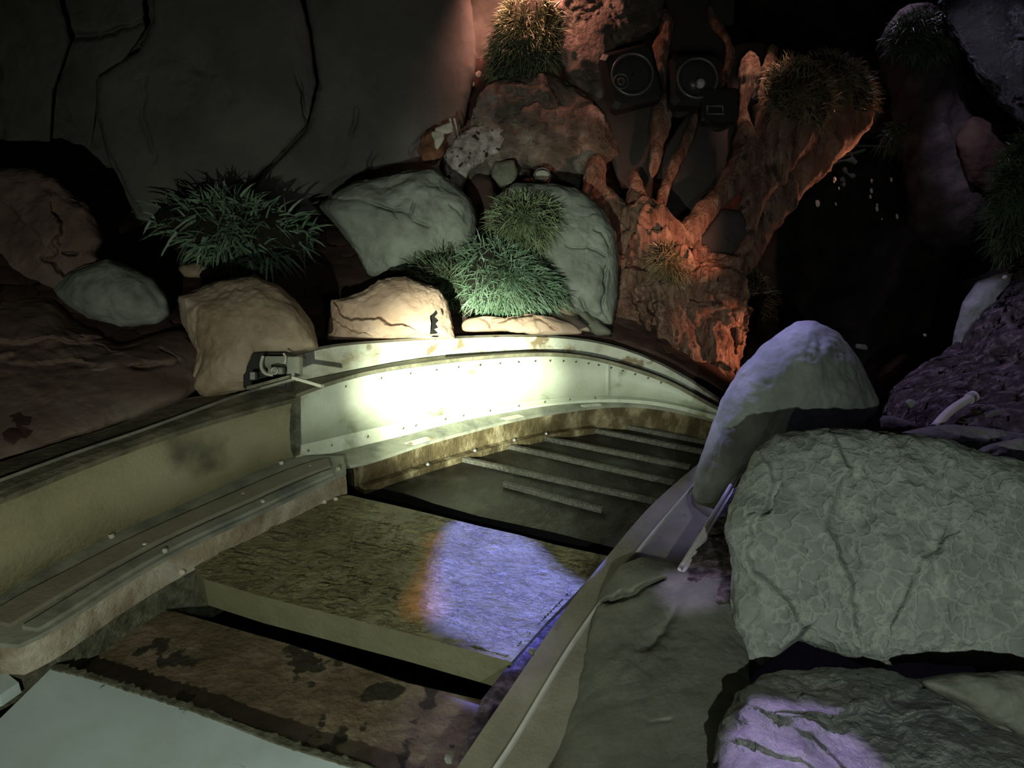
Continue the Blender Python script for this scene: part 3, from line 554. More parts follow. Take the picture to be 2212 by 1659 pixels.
# white trim rail with dirt bed behind
ra = [(1468, 1232), (1525, 1140), (1578, 1052), (1600, 1015)]
rs = spline(ra, 30); RA = G(rs[:, 0], rs[:, 1], .27); tr = np.array([1.0, -.55, 0]) / 1.14
tn = empty('trim_rail', RA[10] - [0, 0, .1], 'white trim rail with dark bolt hole edging the dirt bed', 'rail')
sweep('rail_face', np.stack([RA, RA + tr * .022, RA + tr * .026 + dn * .05, RA + dn * .05], 1), M['purple_rail'], tn)
tube('rail_lip', RA + [0, 0, .006], .010, M['purple_rail'], tn)
bolt(D(1511, 1166, 3.55), -FW, .010, tn, M['black'])

def mask_lamp(src, poly, z, dist, label):  # unseen fixture, added so its cut plate shapes the slab light patches
    tgt = G(*np.array(poly, float).T, z); src = np.array(src, float); c = tgt.mean(0); ax = (c - src) / np.linalg.norm(c - src)
    hole = [src + (p_ - src) * dist / np.dot(p_ - src, ax) for p_ in tgt]; hole = spline(np.array(hole + hole[:1]), 49)[:-1]; m_ = hole.mean(0); rr = hole - m_
    outer = m_ + rr / np.linalg.norm(rr, axis=1, keepdims=True) * .11; root = empty('added_spotlight', src + [0, 0, .0], label, 'spotlight'); k = 48
    v = np.stack([hole, outer, outer + ax * .004, hole + ax * .004], 1).reshape(-1, 3)
    mesh('mask_plate', v, np.concatenate([grid_faces(k, 4, True), [[(k - 1) * 4 + j, (k - 1) * 4 + (j + 1) % 4, (j + 1) % 4, j] for j in range(4)]]), M['black'], root, False)
    s_ = [outer, outer * .995 + m_ * .005 - ax * .16, (outer - m_) * .5 + m_ - ax * (dist + .08)]; inn_ = [(outer - m_) * .46 + m_ - ax * (dist + .07), (outer - m_) * .97 + m_ - ax * .16, (outer - m_) * .97 + m_]
    a_ = np.stack(s_ + inn_, 1).reshape(-1, 3)
    mesh('added_lamp_housing', a_, np.concatenate([grid_faces(k, 6, True), [[(k - 1) * 6 + j, (k - 1) * 6 + (j + 1) % 6, (j + 1) % 6, j] for j in range(6)]]), M['black'], root, True)
    tube('added_lamp_hanger', [src - ax * (dist + .05) + [0, 0, .02], src + [0, 0, .35], src + [0, 0, .75]], .012, M['black'], root)
mask_lamp(VL, [(948, 1175), (985, 1122), (1110, 1146), (1150, 1172), (1185, 1212), (1222, 1243), (1275, 1270), (1190, 1360), (1105, 1436), (1040, 1405), (930, 1345), (925, 1260)], 0, .22, 'added unseen spotlight, its mask cut to shape the violet slab patch')
mask_lamp(AL, [(930, 1148), (950, 1150), (945, 1190), (925, 1345), (895, 1340), (908, 1240)], 0, .22, 'added unseen spotlight, its slit mask shaping the amber strip')

# ================================================================== bank rocks (left and middle)
lump('left_boulder', [(-160, 372), (60, 362), (122, 385), (165, 425), (190, 440), (222, 520), (205, 545), (225, 575), (150, 640), (20, 655), (-160, 650)], 5.0, .35, M['left_rock'],
     'large brown cracked boulder at the left edge above the ledges', n=(220, 60), p=3.5, amp=.06, sc=2,
     cracks=[([(118, 470), (122, 540), (110, 555), (130, 590), (150, 640)], 4, -.06, 40), ([(128, 540), (165, 548)], 3, .06), ([(0, 430), (55, 480), (90, 510)], 3, .03, 30), ([(140, 390), (165, 430), (205, 450)], 3, -.04, 25)], seed=2)
lump('plaster_ledge', [(-160, 610), (40, 628), (110, 640), (150, 690), (260, 745), (400, 705), (440, 760), (420, 840), (395, 862), (284, 905), (140, 953), (0, 1000), (-160, 1045)], 4.25, .30, M['left_rock'],
     'low plaster rock ledge sloping down to the left trough flange', n=(260, 70), p=3, amp=.05, sc=2.5, back=.35, grad=(.05, -.28), center=(120, 830),
     cracks=[([(180, 740), (290, 722), (380, 712)], 4, .04, 35), ([(-20, 735), (110, 740), (200, 755)], 4, .035, 35), ([(-60, 785), (60, 785), (170, 790)], 4, .03, 30), ([(345, 750), (375, 780)], 4, .03), ([(270, 800), (330, 790), (370, 778)], 5, .04)], seed=5)
lump('bank_boulder', [(110, 630), (150, 590), (235, 562), (270, 575), (330, 600), (362, 640), (372, 680), (345, 700), (260, 710), (190, 690), (135, 655)], 4.75, .25, M['green_rock'],
     'smooth rounded grey boulder sitting on the plaster ledge', n=(160, 50), p=2.3, amp=.04, bumps=[(300, 600, 10, .02), (302, 635, 10, -.02), (235, 655, 9, -.02)], seed=6)
lump('bank_boulder', [(383, 640), (420, 628), (470, 607), (548, 596), (600, 620), (640, 655), (672, 700), (688, 752), (640, 765), (560, 775), (530, 845), (440, 862), (412, 835), (425, 760), (395, 700)], 4.45, .30, M['tan_rock'],
     'tan domed plaster boulder with a hardware cut-out beside the rail end', n=(220, 70), p=2.6, amp=.03, grad=(0, -.05), center=(530, 720),
     cracks=[([(425, 680), (430, 760), (415, 830)], 4, .03)], bumps=[(620, 700, 40, .03), (415, 665, 8, -.03)], seed=7)
lit_ = lump('bank_boulder', [(708, 738), (712, 700), (718, 648), (760, 640), (790, 628), (820, 605), (875, 596), (920, 612), (950, 625), (965, 650), (975, 690), (984, 732), (900, 737), (800, 742)], 5.0, .24, M['pink_rock'],
     'brightly lit tan boulder with dark ragged hole above the rail', n=(620, 200), p=2.6, amp=.025, center=(900, 690), hole=[(945, 668), (949, 676), (942, 684), (950, 692), (944, 700), (949, 708), (940, 712), (948, 721), (930, 724), (933, 700), (931, 682), (938, 676)],
     cracks=[([(716, 650), (750, 668), (785, 682), (850, 708)], 3, -.045, 22), ([(712, 695), (745, 692), (790, 715)], 3, -.025, 18)], seed=9)
lump('hole_shade', [(925, 660), (956, 660), (958, 728), (922, 728)], 4.86, .015, M['pit'], parent=lit_, n=(30, 8), p=6, amp=.004, seed=3)  # black lump behind the opening stands in for the shade inside
lump('bank_boulder', [(690, 445), (760, 395), (860, 372), (940, 362), (985, 400), (1015, 430), (1028, 470), (1026, 520), (1000, 560), (960, 575), (880, 570), (850, 600), (800, 600), (780, 560), (740, 500)], 5.75, .34, M['green_rock'],
     'grey green cracked boulder between the left and middle grass', n=(240, 70), p=3, amp=.06, sc=2, center=(870, 480),
     cracks=[([(700, 430), (765, 430), (830, 445), (870, 465), (890, 480), (925, 490)], 4, .05), ([(880, 470), (893, 445)], 3, .04), ([(850, 460), (875, 495)], 3, .03), ([(960, 370), (950, 405)], 4, .05), ([(965, 440), (985, 465)], 3, .03)], seed=11)
lump('bank_boulder', [(1065, 430), (1110, 395), (1200, 400), (1262, 420), (1300, 455), (1328, 500), (1336, 560), (1334, 640), (1326, 708), (1260, 700), (1230, 690), (1210, 600), (1130, 500), (1070, 480)], 5.7, .32, M['green_rock'],
     'tall green grey boulder between two grass tufts and the red rock', n=(240, 70), p=2.8, amp=.05, sc=2, center=(1240, 560),
     cracks=[([(1235, 460), (1275, 470)], 3, .03), ([(1225, 530), (1270, 535), (1305, 550)], 3, .03), ([(1290, 500), (1315, 530)], 3, .03), ([(1310, 570), (1300, 650), (1318, 700)], 3, .03), ([(1255, 640), (1270, 690)], 4, .05)], seed=12)
lump('rock_band', [(995, 718), (1002, 690), (1040, 680), (1090, 686), (1140, 676), (1190, 682), (1240, 700), (1262, 722), (1180, 724), (1080, 716)], 5.15, .10, M['pink_rock'],
     'low pinkish cracked rock band just above the rail', n=(180, 40), p=3, amp=.04, sc=6, cracks=[([(1030, 682), (1060, 700), (1085, 716)], 5, .06), ([(1060, 694), (1110, 684), (1140, 678)], 4, .05), ([(1150, 690), (1180, 700), (1200, 712)], 4, .04)], seed=13)
lump('rock_shard', [(1175, 650), (1230, 640), (1250, 690), (1290, 720), (1240, 712), (1190, 690)], 5.45, .10, M['tan_rock'], 'pale rock shard under the lit grass tuft', n=(80, 24), amp=.03, seed=14)
lump('rock_shard', [(1245, 660), (1290, 690), (1330, 722), (1290, 726), (1255, 705)], 5.5, .07, M['olive_rock'], 'thin olive rock shard at the foot of the tall green boulder', n=(70, 20), amp=.02, seed=15)
lump('flat_stone', [(380, 575), (430, 568), (468, 590), (450, 600), (400, 598)], 5.4, .06, M['tan_rock'], 'small flat stone half in shadow below the left grass', n=(60, 16), amp=.02, seed=16)
# grass on the bank
tuft('coarse sparse green tuft spreading over the left bank', [(300, 490), (345, 440), (450, 425), (560, 440), (640, 470), (690, 520), (640, 545), (560, 560), (500, 572), (440, 540), (380, 500)], 5.55, .22, M['grass_green'], 800, .20, .0085, (.1, -.35, .25), 21, droop=.3)
tuft('bright green tuft beside the flashlight-lit boulder', [(1000, 590), (1010, 540), (1070, 520), (1130, 560), (1190, 600), (1225, 640), (1195, 668), (1120, 672), (1050, 668), (1010, 640)], 5.35, .22, M['grass_green'], 2600, .13, .0040, (.25, -.35, -.1), 22, droop=.25)
tuft('upper green tuft between two bank boulders', [(1068, 460), (1090, 430), (1140, 425), (1190, 440), (1212, 470), (1190, 520), (1150, 540), (1100, 520), (1065, 495)], 5.5, .22, M['grass_dull'], 2000, .12, .0036, (.15, -.3, .1), 23, droop=.3)
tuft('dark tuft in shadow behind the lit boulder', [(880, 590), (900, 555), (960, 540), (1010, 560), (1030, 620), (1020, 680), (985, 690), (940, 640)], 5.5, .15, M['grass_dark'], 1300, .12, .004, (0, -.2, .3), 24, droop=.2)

# ================================================================== hardware in the cut-out of the tan boulder
hw = empty('latch_bracket', D(600, 835, 4.2), 'grey metal latch bracket with curved hook at the rail end', 'bracket')
A_ = lambda px, py, t=4.12: D(px, py, t)
box('recess', A_(578, 800, 4.22), (RT * .115, UP * .095, FW * .05), M['black'], hw)
box('back_plate', A_(602, 788, 4.14), (RT * .085, UP * .045, FW * .02), M['bench'], hw)
tube('hook', [A_(568, 770, 4.08), A_(564, 790, 4.06), A_(572, 806, 4.05), A_(590, 810, 4.05)], .008, M['pale_metal'], hw, n=20)
box('clamp', A_(598, 801, 4.06), (RT * .038, UP * .018, FW * .03), M['bench'], hw, .3)
disc('roller', A_(593, 801, 4.03), -FW, .010, .022, .006, M['metal'], hw)
box('lug', A_(548, 812, 4.10), (RT * .014, UP * .020, FW * .02), M['metal'], hw)
box('end_block', A_(637, 792, 4.10), (RT * .034, UP * .052, FW * .03), M['bench'], hw)
tube('weld_bead', [A_(613, 764, 4.06), A_(617, 772, 4.05), A_(614, 786, 4.05)], .006, M['bone'], hw, n=10)
box('base_plate', A_(585, 826, 4.08), (RT * .11 + UP * .03, UP * .008, FW * .05), M['flange'], hw)
box('base_plate', A_(602, 829, 4.03), (RT * .085 + UP * .024, UP * .006, FW * .03), M['bench'], hw)
box('stop_bar', A_(665, 825, 4.02), (RT * .075 - UP * .022, UP * .008, FW * .03), M['pale_metal'], hw)

# ================================================================== red rock formation
rf = empty('red_rock_formation', D(1480, 860, 5.9), 'orange lit red rock trunk fanning up into rough ridges', 'rock formation')
lump('trunk', [(1330, 560), (1340, 470), (1400, 430), (1470, 500), (1530, 560), (1585, 560), (1596, 640), (1592, 760), (1592, 860), (1545, 880), (1480, 830), (1400, 775), (1330, 715), (1326, 640)], 6.0, .30, M['orange_rock'], parent=rf,
     n=(260, 80), p=3, amp=.10, sc=5, fine=.025, center=(1460, 660), back=.5, ridge=True,
     cracks=[([(1415, 560), (1420, 650), (1415, 700), (1440, 780), (1455, 810)], 6, .12), ([(1335, 570), (1340, 610), (1365, 640)], 6, .08), ([(1370, 570), (1388, 590), (1385, 680), (1395, 710)], 5, .08), ([(1520, 640), (1500, 700), (1520, 780)], 10, .07), ([(1565, 620), (1560, 700), (1570, 800)], 10, .06)], seed=31)
column('ridge', [(1290, 335, 6.2, 14), (1285, 380, 6.1, 22), (1300, 430, 6.05, 30), (1350, 500, 6.0, 38), (1370, 580, 5.95, 40), (1365, 660, 5.9, 34)], M['orange_rock'], rf, seed=1)
column('ridge', [(1370, 370, 6.2, 12), (1375, 430, 6.1, 20), (1385, 520, 6.0, 28), (1400, 620, 5.92, 26), (1395, 720, 5.85, 22)], M['orange_rock'], rf, seed=2)
column('ridge', [(1435, 20, 6.5, 8), (1440, 60, 6.45, 14), (1425, 110, 6.4, 18), (1428, 180, 6.35, 12), (1430, 250, 6.3, 16), (1420, 320, 6.25, 15), (1408, 385, 6.2, 5)], M['orange_rock'], rf, seed=3)
column('ridge', [(1508, 232, 6.3, 6), (1490, 290, 6.25, 9), (1460, 350, 6.2, 9), (1432, 420, 6.15, 9), (1420, 500, 6.05, 14), (1425, 560, 6.0, 26)], M['orange_rock'], rf, seed=4)
column('ridge', [(1620, 110, 6.2, 18), (1620, 160, 6.2, 26), (1606, 230, 6.2, 10), (1610, 290, 6.15, 16), (1606, 340, 6.1, 24), (1575, 400, 6.05, 22), (1530, 450, 6.0, 22), (1480, 520, 5.95, 26), (1450, 580, 5.95, 34)], M['orange_rock'], rf, seed=5)
column('ridge', [(1668, 95, 6.3, 12), (1665, 130, 6.28, 11), (1648, 160, 6.25, 9), (1644, 210, 6.25, 9), (1654, 250, 6.25, 10), (1652, 310, 6.25, 6), (1640, 380, 6.2, 7), (1608, 450, 6.15, 7)], M['orange_rock'], rf, seed=6)
column('ridge', [(1525, 5, 6.6, 5), (1535, 35, 6.55, 8), (1560, 70, 6.5, 8), (1578, 110, 6.45, 7), (1572, 150, 6.4, 8), (1545, 205, 6.35, 3)], M['orange_rock'], rf, seed=7)
column('ridge', [(1625, 480, 6.0, 7), (1622, 510, 5.95, 9), (1600, 545, 5.9, 9), (1560, 580, 5.88, 10), (1535, 585, 5.88, 8), (1500, 560, 5.9, 5)], M['orange_rock'], rf, seed=8)
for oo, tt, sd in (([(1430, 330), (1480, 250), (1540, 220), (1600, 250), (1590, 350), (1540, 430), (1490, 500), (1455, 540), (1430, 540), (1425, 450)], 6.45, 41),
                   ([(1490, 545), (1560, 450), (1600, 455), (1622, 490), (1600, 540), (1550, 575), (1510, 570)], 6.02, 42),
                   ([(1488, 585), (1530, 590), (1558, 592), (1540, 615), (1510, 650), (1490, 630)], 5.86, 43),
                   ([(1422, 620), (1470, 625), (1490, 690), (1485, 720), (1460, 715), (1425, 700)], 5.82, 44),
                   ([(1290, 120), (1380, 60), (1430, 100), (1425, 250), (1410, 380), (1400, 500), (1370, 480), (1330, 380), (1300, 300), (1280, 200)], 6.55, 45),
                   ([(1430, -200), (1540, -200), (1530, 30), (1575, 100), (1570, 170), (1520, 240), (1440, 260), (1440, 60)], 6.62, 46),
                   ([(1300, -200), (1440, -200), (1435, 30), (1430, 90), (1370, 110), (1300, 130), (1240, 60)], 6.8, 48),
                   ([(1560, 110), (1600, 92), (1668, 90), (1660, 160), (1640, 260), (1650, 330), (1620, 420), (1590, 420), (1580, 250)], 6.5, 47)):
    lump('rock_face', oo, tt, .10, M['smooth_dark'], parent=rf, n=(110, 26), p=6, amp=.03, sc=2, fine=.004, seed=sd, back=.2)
for (pth, lab, cap, sd, tt) in (
        ([(1690, 175, 6.25, 30), (1712, 235, 6.22, 76), (1690, 300, 6.2, 62), (1655, 370, 6.15, 38), (1625, 440, 6.05, 22), (1600, 520, 6.0, 20)], 'grass capped red rock pillar, the nearer and shorter of the leaning pair', [(1660, 220), (1668, 150), (1700, 128), (1760, 140), (1795, 190), (1802, 230), (1780, 280), (1740, 270), (1690, 262)], 51, 6.1),
        ([(1820, 160, 6.5, 30), (1815, 225, 6.48, 66), (1775, 300, 6.45, 52), (1715, 370, 6.4, 44), (1660, 450, 6.3, 34), (1620, 530, 6.2, 26), (1590, 600, 6.1, 20)], 'grass capped red rock pillar leaning farthest right', [(1730, 160), (1740, 122), (1800, 118), (1860, 150), (1888, 200), (1885, 235), (1850, 250), (1800, 230), (1760, 190)], 52, 6.4)):
    pl = empty('rock_pillar', D(pth[-1][0], pth[-1][1], pth[-1][2]), lab, 'rock pillar')
    column('shaft', pth, M['orange_rock'], pl, seed=sd, amp=.03, fine=.008, flat=.7)
    g_ = lump('root_mat', cap, tt, .16, M['soil'], parent=pl, n=(60, 16), amp=.03, sc=6, seed=sd)
    v = np.array([list(q.co) for q in g_.data.vertices]) + np.array(pl['_w']); cc = D(*np.mean(cap, 0), tt); out = v - cc; out /= np.linalg.norm(out, axis=1, keepdims=True)
    blades('grass_cap', v, out, 2600, .12, .0032, M['grass_straw'], pl, (.1, 0, 0), .25, sd)
tuft('straw coloured tuft growing from the red rock trunk', [(1412, 560), (1420, 525), (1450, 530), (1480, 560), (1490, 600), (1470, 625), (1430, 618), (1415, 600)], 5.72, .12, M['grass_straw'], 1500, .11, .0032, (.1, -.4, -.1), 25, droop=.35)
tuft('shadowed bush to the right of the red rock trunk', [(1595, 570), (1640, 590), (1672, 640), (1660, 680), (1620, 700), (1598, 740), (1590, 650)], 6.6, .15, M['grass_straw'], 1200, .10, .003, (0, -.2, 0), 26, droop=.3)

# upper centre formation
lump('pale_crag', [(962, 372), (955, 335), (985, 300), (1020, 250), (1060, 190), (1110, 160), (1180, 150), (1250, 190), (1300, 240), (1330, 330), (1300, 360), (1275, 420), (1240, 415), (1130, 380), (1075, 365), (1030, 395), (995, 408)], 6.5, .32, M['upper_rock'],
     'mottled pale brown crag leaning above the tall green boulder', 'rock', n=(280, 80), p=3, amp=.10, sc=2.6, fine=.015, center=(1150, 290), seed=61, back=.12,
     cracks=[([(1120, 345), (1180, 370), (1250, 412)], 5, .08), ([(1090, 270), (1140, 240), (1190, 215)], 6, .04)])
lump('speckled_rock', [(955, 340), (985, 300), (1020, 275), (1080, 262), (1110, 290), (1090, 330), (1050, 352), (1010, 372), (1005, 400), (975, 400), (958, 370)], 6.25, .15, M['speckled'],
     'pale speckled rock snout pitted with dark holes', 'rock', n=(160, 50), p=2.5, amp=.05, sc=5, seed=62)
lump('red_crag', [(1180, -200), (1330, -200), (1440, -60), (1420, 60), (1330, 100), (1310, 200), (1300, 235), (1230, 170), (1200, 120), (1210, 60), (1150, -40)], 6.55, .28, M['upper_rock'],
     'reddish upper crag glowing under the lamp at the top', 'rock', n=(200, 60), p=3, amp=.10, sc=2.6, fine=.015, seed=63, center=(1300, 20), back=.1)
tuft('glowing tuft on the crag at the top edge', [(1060, 160), (1065, 100), (1100, 20), (1140, -60), (1190, -60), (1215, 60), (1200, 130), (1150, 170), (1095, 180)], 6.45, .22, M['grass_dull'], 3200, .12, .0034, (-.25, -.4, .1), 27, droop=.3)
lump('rust_stone', [(902, 330), (912, 290), (935, 278), (955, 300), (962, 330), (940, 358), (915, 350)], 6.2, .09, M['rust_rock'], 'rust brown stone wedged at the tip of the pale crag', n=(90, 26), amp=.03, sc=6, seed=64)
for oo, lb_ in (([(930, 285), (960, 282), (958, 300), (942, 328), (938, 305)], 'ivory curved fragment lying on the rust brown stone'), ([(935, 280), (975, 262), (982, 285), (960, 288)], 'ragged ivory scrap above the rust brown stone')):
    lump('ivory_fragment', oo, 6.08, .02, M['bone'], lb_, 'fragment', n=(60, 10), amp=.012, sc=20, seed=65)
for x_, l_ in ((972, 'left one of two thin pale sticks above the rust stone'), (981, 'right one of two thin pale sticks above the rust stone')):
    tag(tube('pale_stick', [D(x_, 256, 6.1), D(x_ + 5, 275, 6.08), D(x_ + 9, 296, 6.06)], .008, M['bone']), l_, 'stick')
lump('block_stone', [(1068, 352), (1110, 346), (1118, 375), (1112, 402), (1080, 405), (1060, 380)], 6.1, .09, M['olive_rock'], 'small square grey stone above the upper grass tuft', n=(90, 26), p=4, amp=.02, seed=66)
lump('dark_boulder', [(1005, 400), (1030, 370), (1062, 385), (1070, 430), (1062, 500), (1035, 515), (1022, 470)], 6.2, .10, M['red_earth'], 'dark brown rock in the cleft beside the square stone', n=(90, 26), amp=.03, seed=67)
lump('cleft_rock', [(1010, 130), (1060, 125), (1070, 200), (1040, 250), (1005, 290), (960, 260), (1000, 190)], 6.9, .12, M['red_earth'], 'dark red rock in the cleft left of the upper crag', n=(90, 26), amp=.04, seed=68)
for x_, y_, l_ in ((1034, 160, 'curled pale scrap in the upper cleft'), (1018, 182, 'round pale scrap in the cleft just below the curled one')):
    lump('pale_scrap', [(x_ - 7, y_ - 4), (x_ + 3, y_ - 8), (x_ + 8, y_ + 2), (x_, y_ + 7), (x_ - 7, y_ + 5)], 6.7, .012, M['bone'], l_, 'scrap', n=(24, 6), amp=.006, sc=30)

# lamps mounted on the formation
def floodlight(cx, cy, t, label, hw_, hh, roll, style):
    root = empty('floodlight', D(cx, cy + hh * .9, t), label, 'floodlight'); s = t / FPX; c_, s_ = math.cos(roll), math.sin(roll)
    X_ = RT * c_ + UP * s_; Y_ = -RT * s_ + UP * c_
    box('housing', D(cx, cy, t), (X_ * hw_ * s, Y_ * hh * s, FW * .10), M['black'], root, .35)
    fc = D(cx, cy, t) - FW * .105
    disc('lamp_ring', fc, -FW, hw_ * s * .70, hw_ * s * .80, .012, M['ring'], root)
    disc('lens', fc + FW * .01, -FW, 0, hw_ * s * .68, .01, M['lens'], root)
    if style == 0:
        disc('inner_ring', fc - RT * .09 - UP * .06 - FW * .012, -FW, .050, .062, .008, M['ring'], root)
        disc('bulb_socket', fc - RT * .09 - UP * .06 - FW * .014, -FW, .018, .032, .010, M['ring'], root)
    else:
        disc('bulb', fc + RT * .02 - UP * .045 - FW * .02, -FW, 0, .034, .022, M['bulb'], root)
        disc('bulb', fc - RT * .035 - UP * .055 - FW * .02, -FW, 0, .030, .018, M['ring'], root)
    return root
floodlight(1362, 172, 6.2, 'black floodlight with ringed lens on the left of the lamp pair', 58, 62, .25, 0)
floodlight(1500, 180, 6.15, 'black floodlight with two pale bulbs on the right of the lamp pair', 56, 55, 0, 1)
jb = empty('junction_box', D(1550, 275, 6.1), 'small black junction box with grey window frame below right floodlight', 'junction box')
box('housing', D(1550, 232, 6.1), (RT * .14, UP * .13, FW * .07), M['black'], jb, .2)
for a, b in (((1527, 229), (1561, 229)), ((1527, 246), (1563, 246)), ((1528, 229), (1528, 246)), ((1561, 229), (1562, 246))): tube('window_frame', [D(*a, 6.0), D((a[0] + b[0]) / 2, (a[1] + b[1]) / 2, 6.0), D(*b, 6.0)], .008, M['ring'], jb)
tube('cable', [D(1530, 262, 6.02), D(1545, 278, 5.98), D(1575, 270, 6.02)], .02, M['black'], jb, n=14)
pc = empty('round_spotlight', D(1165, 402, 6.1), 'small round can light with pale lens under the pale crag', 'spotlight')
tube('can', [D(1168, 379, 6.22), D(1170, 380, 6.1), D(1171, 381, 5.98)], .066, M['black'], pc, 28)
disc('lens', D(1171, 381, 5.975), -FW, 0, .056, .012, M['pale_lens'], pc); disc('lamp_ring', D(1171, 381, 5.97), -FW, .056, .068, .008, M['ring'], pc)

# ================================================================== right side
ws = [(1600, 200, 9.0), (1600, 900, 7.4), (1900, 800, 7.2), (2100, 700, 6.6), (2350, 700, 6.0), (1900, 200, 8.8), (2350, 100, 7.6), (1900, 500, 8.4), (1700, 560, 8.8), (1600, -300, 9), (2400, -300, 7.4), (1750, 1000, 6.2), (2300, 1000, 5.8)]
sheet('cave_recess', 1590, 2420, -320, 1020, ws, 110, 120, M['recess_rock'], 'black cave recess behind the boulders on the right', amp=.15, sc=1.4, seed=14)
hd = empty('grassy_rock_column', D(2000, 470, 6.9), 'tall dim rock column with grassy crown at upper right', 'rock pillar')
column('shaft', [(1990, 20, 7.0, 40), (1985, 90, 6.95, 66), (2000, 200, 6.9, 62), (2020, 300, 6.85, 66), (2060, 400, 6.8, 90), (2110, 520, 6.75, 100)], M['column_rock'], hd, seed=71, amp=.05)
g_ = lump('root_mat', [(1920, 100), (1940, 50), (1990, 25), (2040, 50), (2050, 110), (1990, 130)], 6.65, .16, M['soil'], parent=hd, n=(60, 16), seed=71)
v = np.array([list(q.co) for q in g_.data.vertices]) + np.array(hd['_w']); out = v - D(1985, 80, 6.75); out /= np.linalg.norm(out, axis=1, keepdims=True)
blades('grass_crown', v, out, 2200, .13, .0034, M['grass_dark'], hd, (-.1, 0, 0), .35, 71)
lump('hanging_boulder', [(2060, 300), (2100, 250), (2180, 270), (2212, 340), (2190, 420), (2140, 430), (2090, 400)], 6.5, .25, M['red_earth'], 'dim rounded boulder right of the grassy rock column', n=(120, 36), seed=72)
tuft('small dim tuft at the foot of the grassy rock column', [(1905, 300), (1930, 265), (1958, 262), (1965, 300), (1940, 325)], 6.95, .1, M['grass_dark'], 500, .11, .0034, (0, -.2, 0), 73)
lump('wet_rock_wall', [(1985, -200), (2450, -200), (2450, 330), (2240, 300), (2170, 240), (2110, 150), (2050, 60)], 6.1, .35, M['wet_black'], 'glistening wet rock face in the top right corner', n=(240, 70), p=3, amp=.10, sc=3, fine=.02, seed=74, center=(2260, 40))
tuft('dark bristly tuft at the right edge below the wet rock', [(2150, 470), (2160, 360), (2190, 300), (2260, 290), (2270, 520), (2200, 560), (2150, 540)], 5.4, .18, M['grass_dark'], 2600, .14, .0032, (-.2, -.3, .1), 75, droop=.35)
cb = empty('concrete_beam', D(1880, 300, 8.2), 'grey concrete beam crossing the dark recess', 'beam')
box('beam', D(1890, 266, 8.2), (RT * .55, UP * .125, FW * .12), M['concrete'], cb, .08)
tag(tube('pipe', [D(1790, 312, 7.9), D(1860, 315, 7.9), D(1960, 318, 7.9)], .012, M['concrete']), 'thin horizontal pipe under the concrete beam', 'pipe')
box_ = box('ledge_plate', D(1790, 352, 7.7), (RT * .30 + UP * .09, UP * .012, FW * .14), M['concrete']); tag(box_, 'sloping grey ledge plate behind the leaning red pillar', 'plate')
for pts_, l_ in (([(1818, 320), (1838, 330), (1842, 345), (1850, 352)], 'knotted grey rag strip hanging under the pipe'), ([(1798, 352), (1815, 348), (1846, 345)], 'flat grey rag strip across the ledge plate'),
                 ([(1822, 362), (1830, 374), (1846, 381)], 'short grey rag tail curling down from the ledge plate'), ([(1816, 385), (1824, 392), (1820, 402)], 'small grey scrap below the curling rag tail')):
    p = np.array([list(q) + [7.5] for q in pts_], float); s = spline(p, 18); tag(tube('rag_strip', D(s[:, 0], s[:, 1], s[:, 2]), .016 + .008 * np.sin(np.linspace(0, 9, 18)), M['cloth'], None, 7), l_, 'rag')
sp = [(1803, 387, 5), (1801, 393, 4), (1812, 408, 5), (1765, 440, 9), (1805, 440, 6), (1883, 391, 6), (1925, 388, 7), (1882, 412, 7), (1880, 425, 4), (1895, 443, 5), (1894, 452, 7), (1938, 468, 7), (1721, 396, 5), (1905, 473, 4)]
spl = ['uppermost tall pale chip below the rag tails', 'narrow pale chip just under the uppermost tall one', 'pale chip right of the pair below the rag tails', 'widest pale triangular chip in the left of the recess', 'bright upright chip between the triangular chip and the right column of chips',
       'topmost chip of the right hand column in the recess', 'hooked chip at the upper right of the recess debris', 'curved chip in the middle of the right hand column', 'tiny dot chip under the curved chip', 'flat chip at the upper side of the lowest right pair', 'oval chip at the lower side of the lowest right pair', 'angled chip farthest right in the recess debris', 'chip hugging the edge of the leaning red pillar', 'faint chip lowest in the recess debris']
for i, (x_, y_, r_) in enumerate(sp):
    lump('pale_chip', [(x_ - r_ * .5, y_ - r_), (x_ + r_ * .4, y_ - r_ * .8), (x_ + r_ * .5, y_ + r_), (x_ - r_ * .2, y_ + r_ * .7)], 7.0, .012, M['debris'], spl[i], 'debris', n=(16, 5), group='pale chips in the dark recess', amp=.004, sc=30, seed=i)

lump('dark_boulder', [(1885, 840), (1900, 800), (1950, 762), (1985, 775), (2005, 830), (1990, 880), (1920, 900), (1885, 880)], 6.0, .25, M['red_earth'], 'low dark red boulder in the recess behind the violet-rimmed boulder', n=(110, 34), seed=81)
lump('violet_boulder', [(2048, 800), (2060, 720), (2080, 650), (2110, 610), (2170, 590), (2230, 580), (2300, 640), (2300, 760), (2150, 790), (2090, 810)], 5.2, .30, M['green_rock'], 'smooth violet lit boulder above the dirt slope at right', n=(160, 50), seed=82)
dl = [(1960, 870, 4.9), (2000, 900, 4.5), (2100, 800, 4.9), (2212, 600, 5.2), (2212, 750, 4.6), (2150, 880, 4.3), (2300, 550, 5.2), (2400, 700, 4.6), (2100, 950, 4.0), (2300, 950, 3.9), (2400, 900, 4.1), (2000, 960, 4.3)]
dirt = sheet('dirt_slope', 1950, 2420, 560, 985, dl, 230, 190, M['dirt'], 'loose crumbly dirt slope falling to the boulders at right', amp=.09, sc=7, fine=.045, top=[(1950, 872), (1965, 862), (2000, 830), (2100, 760), (2170, 690), (2212, 590), (2420, 540)], seed=17)
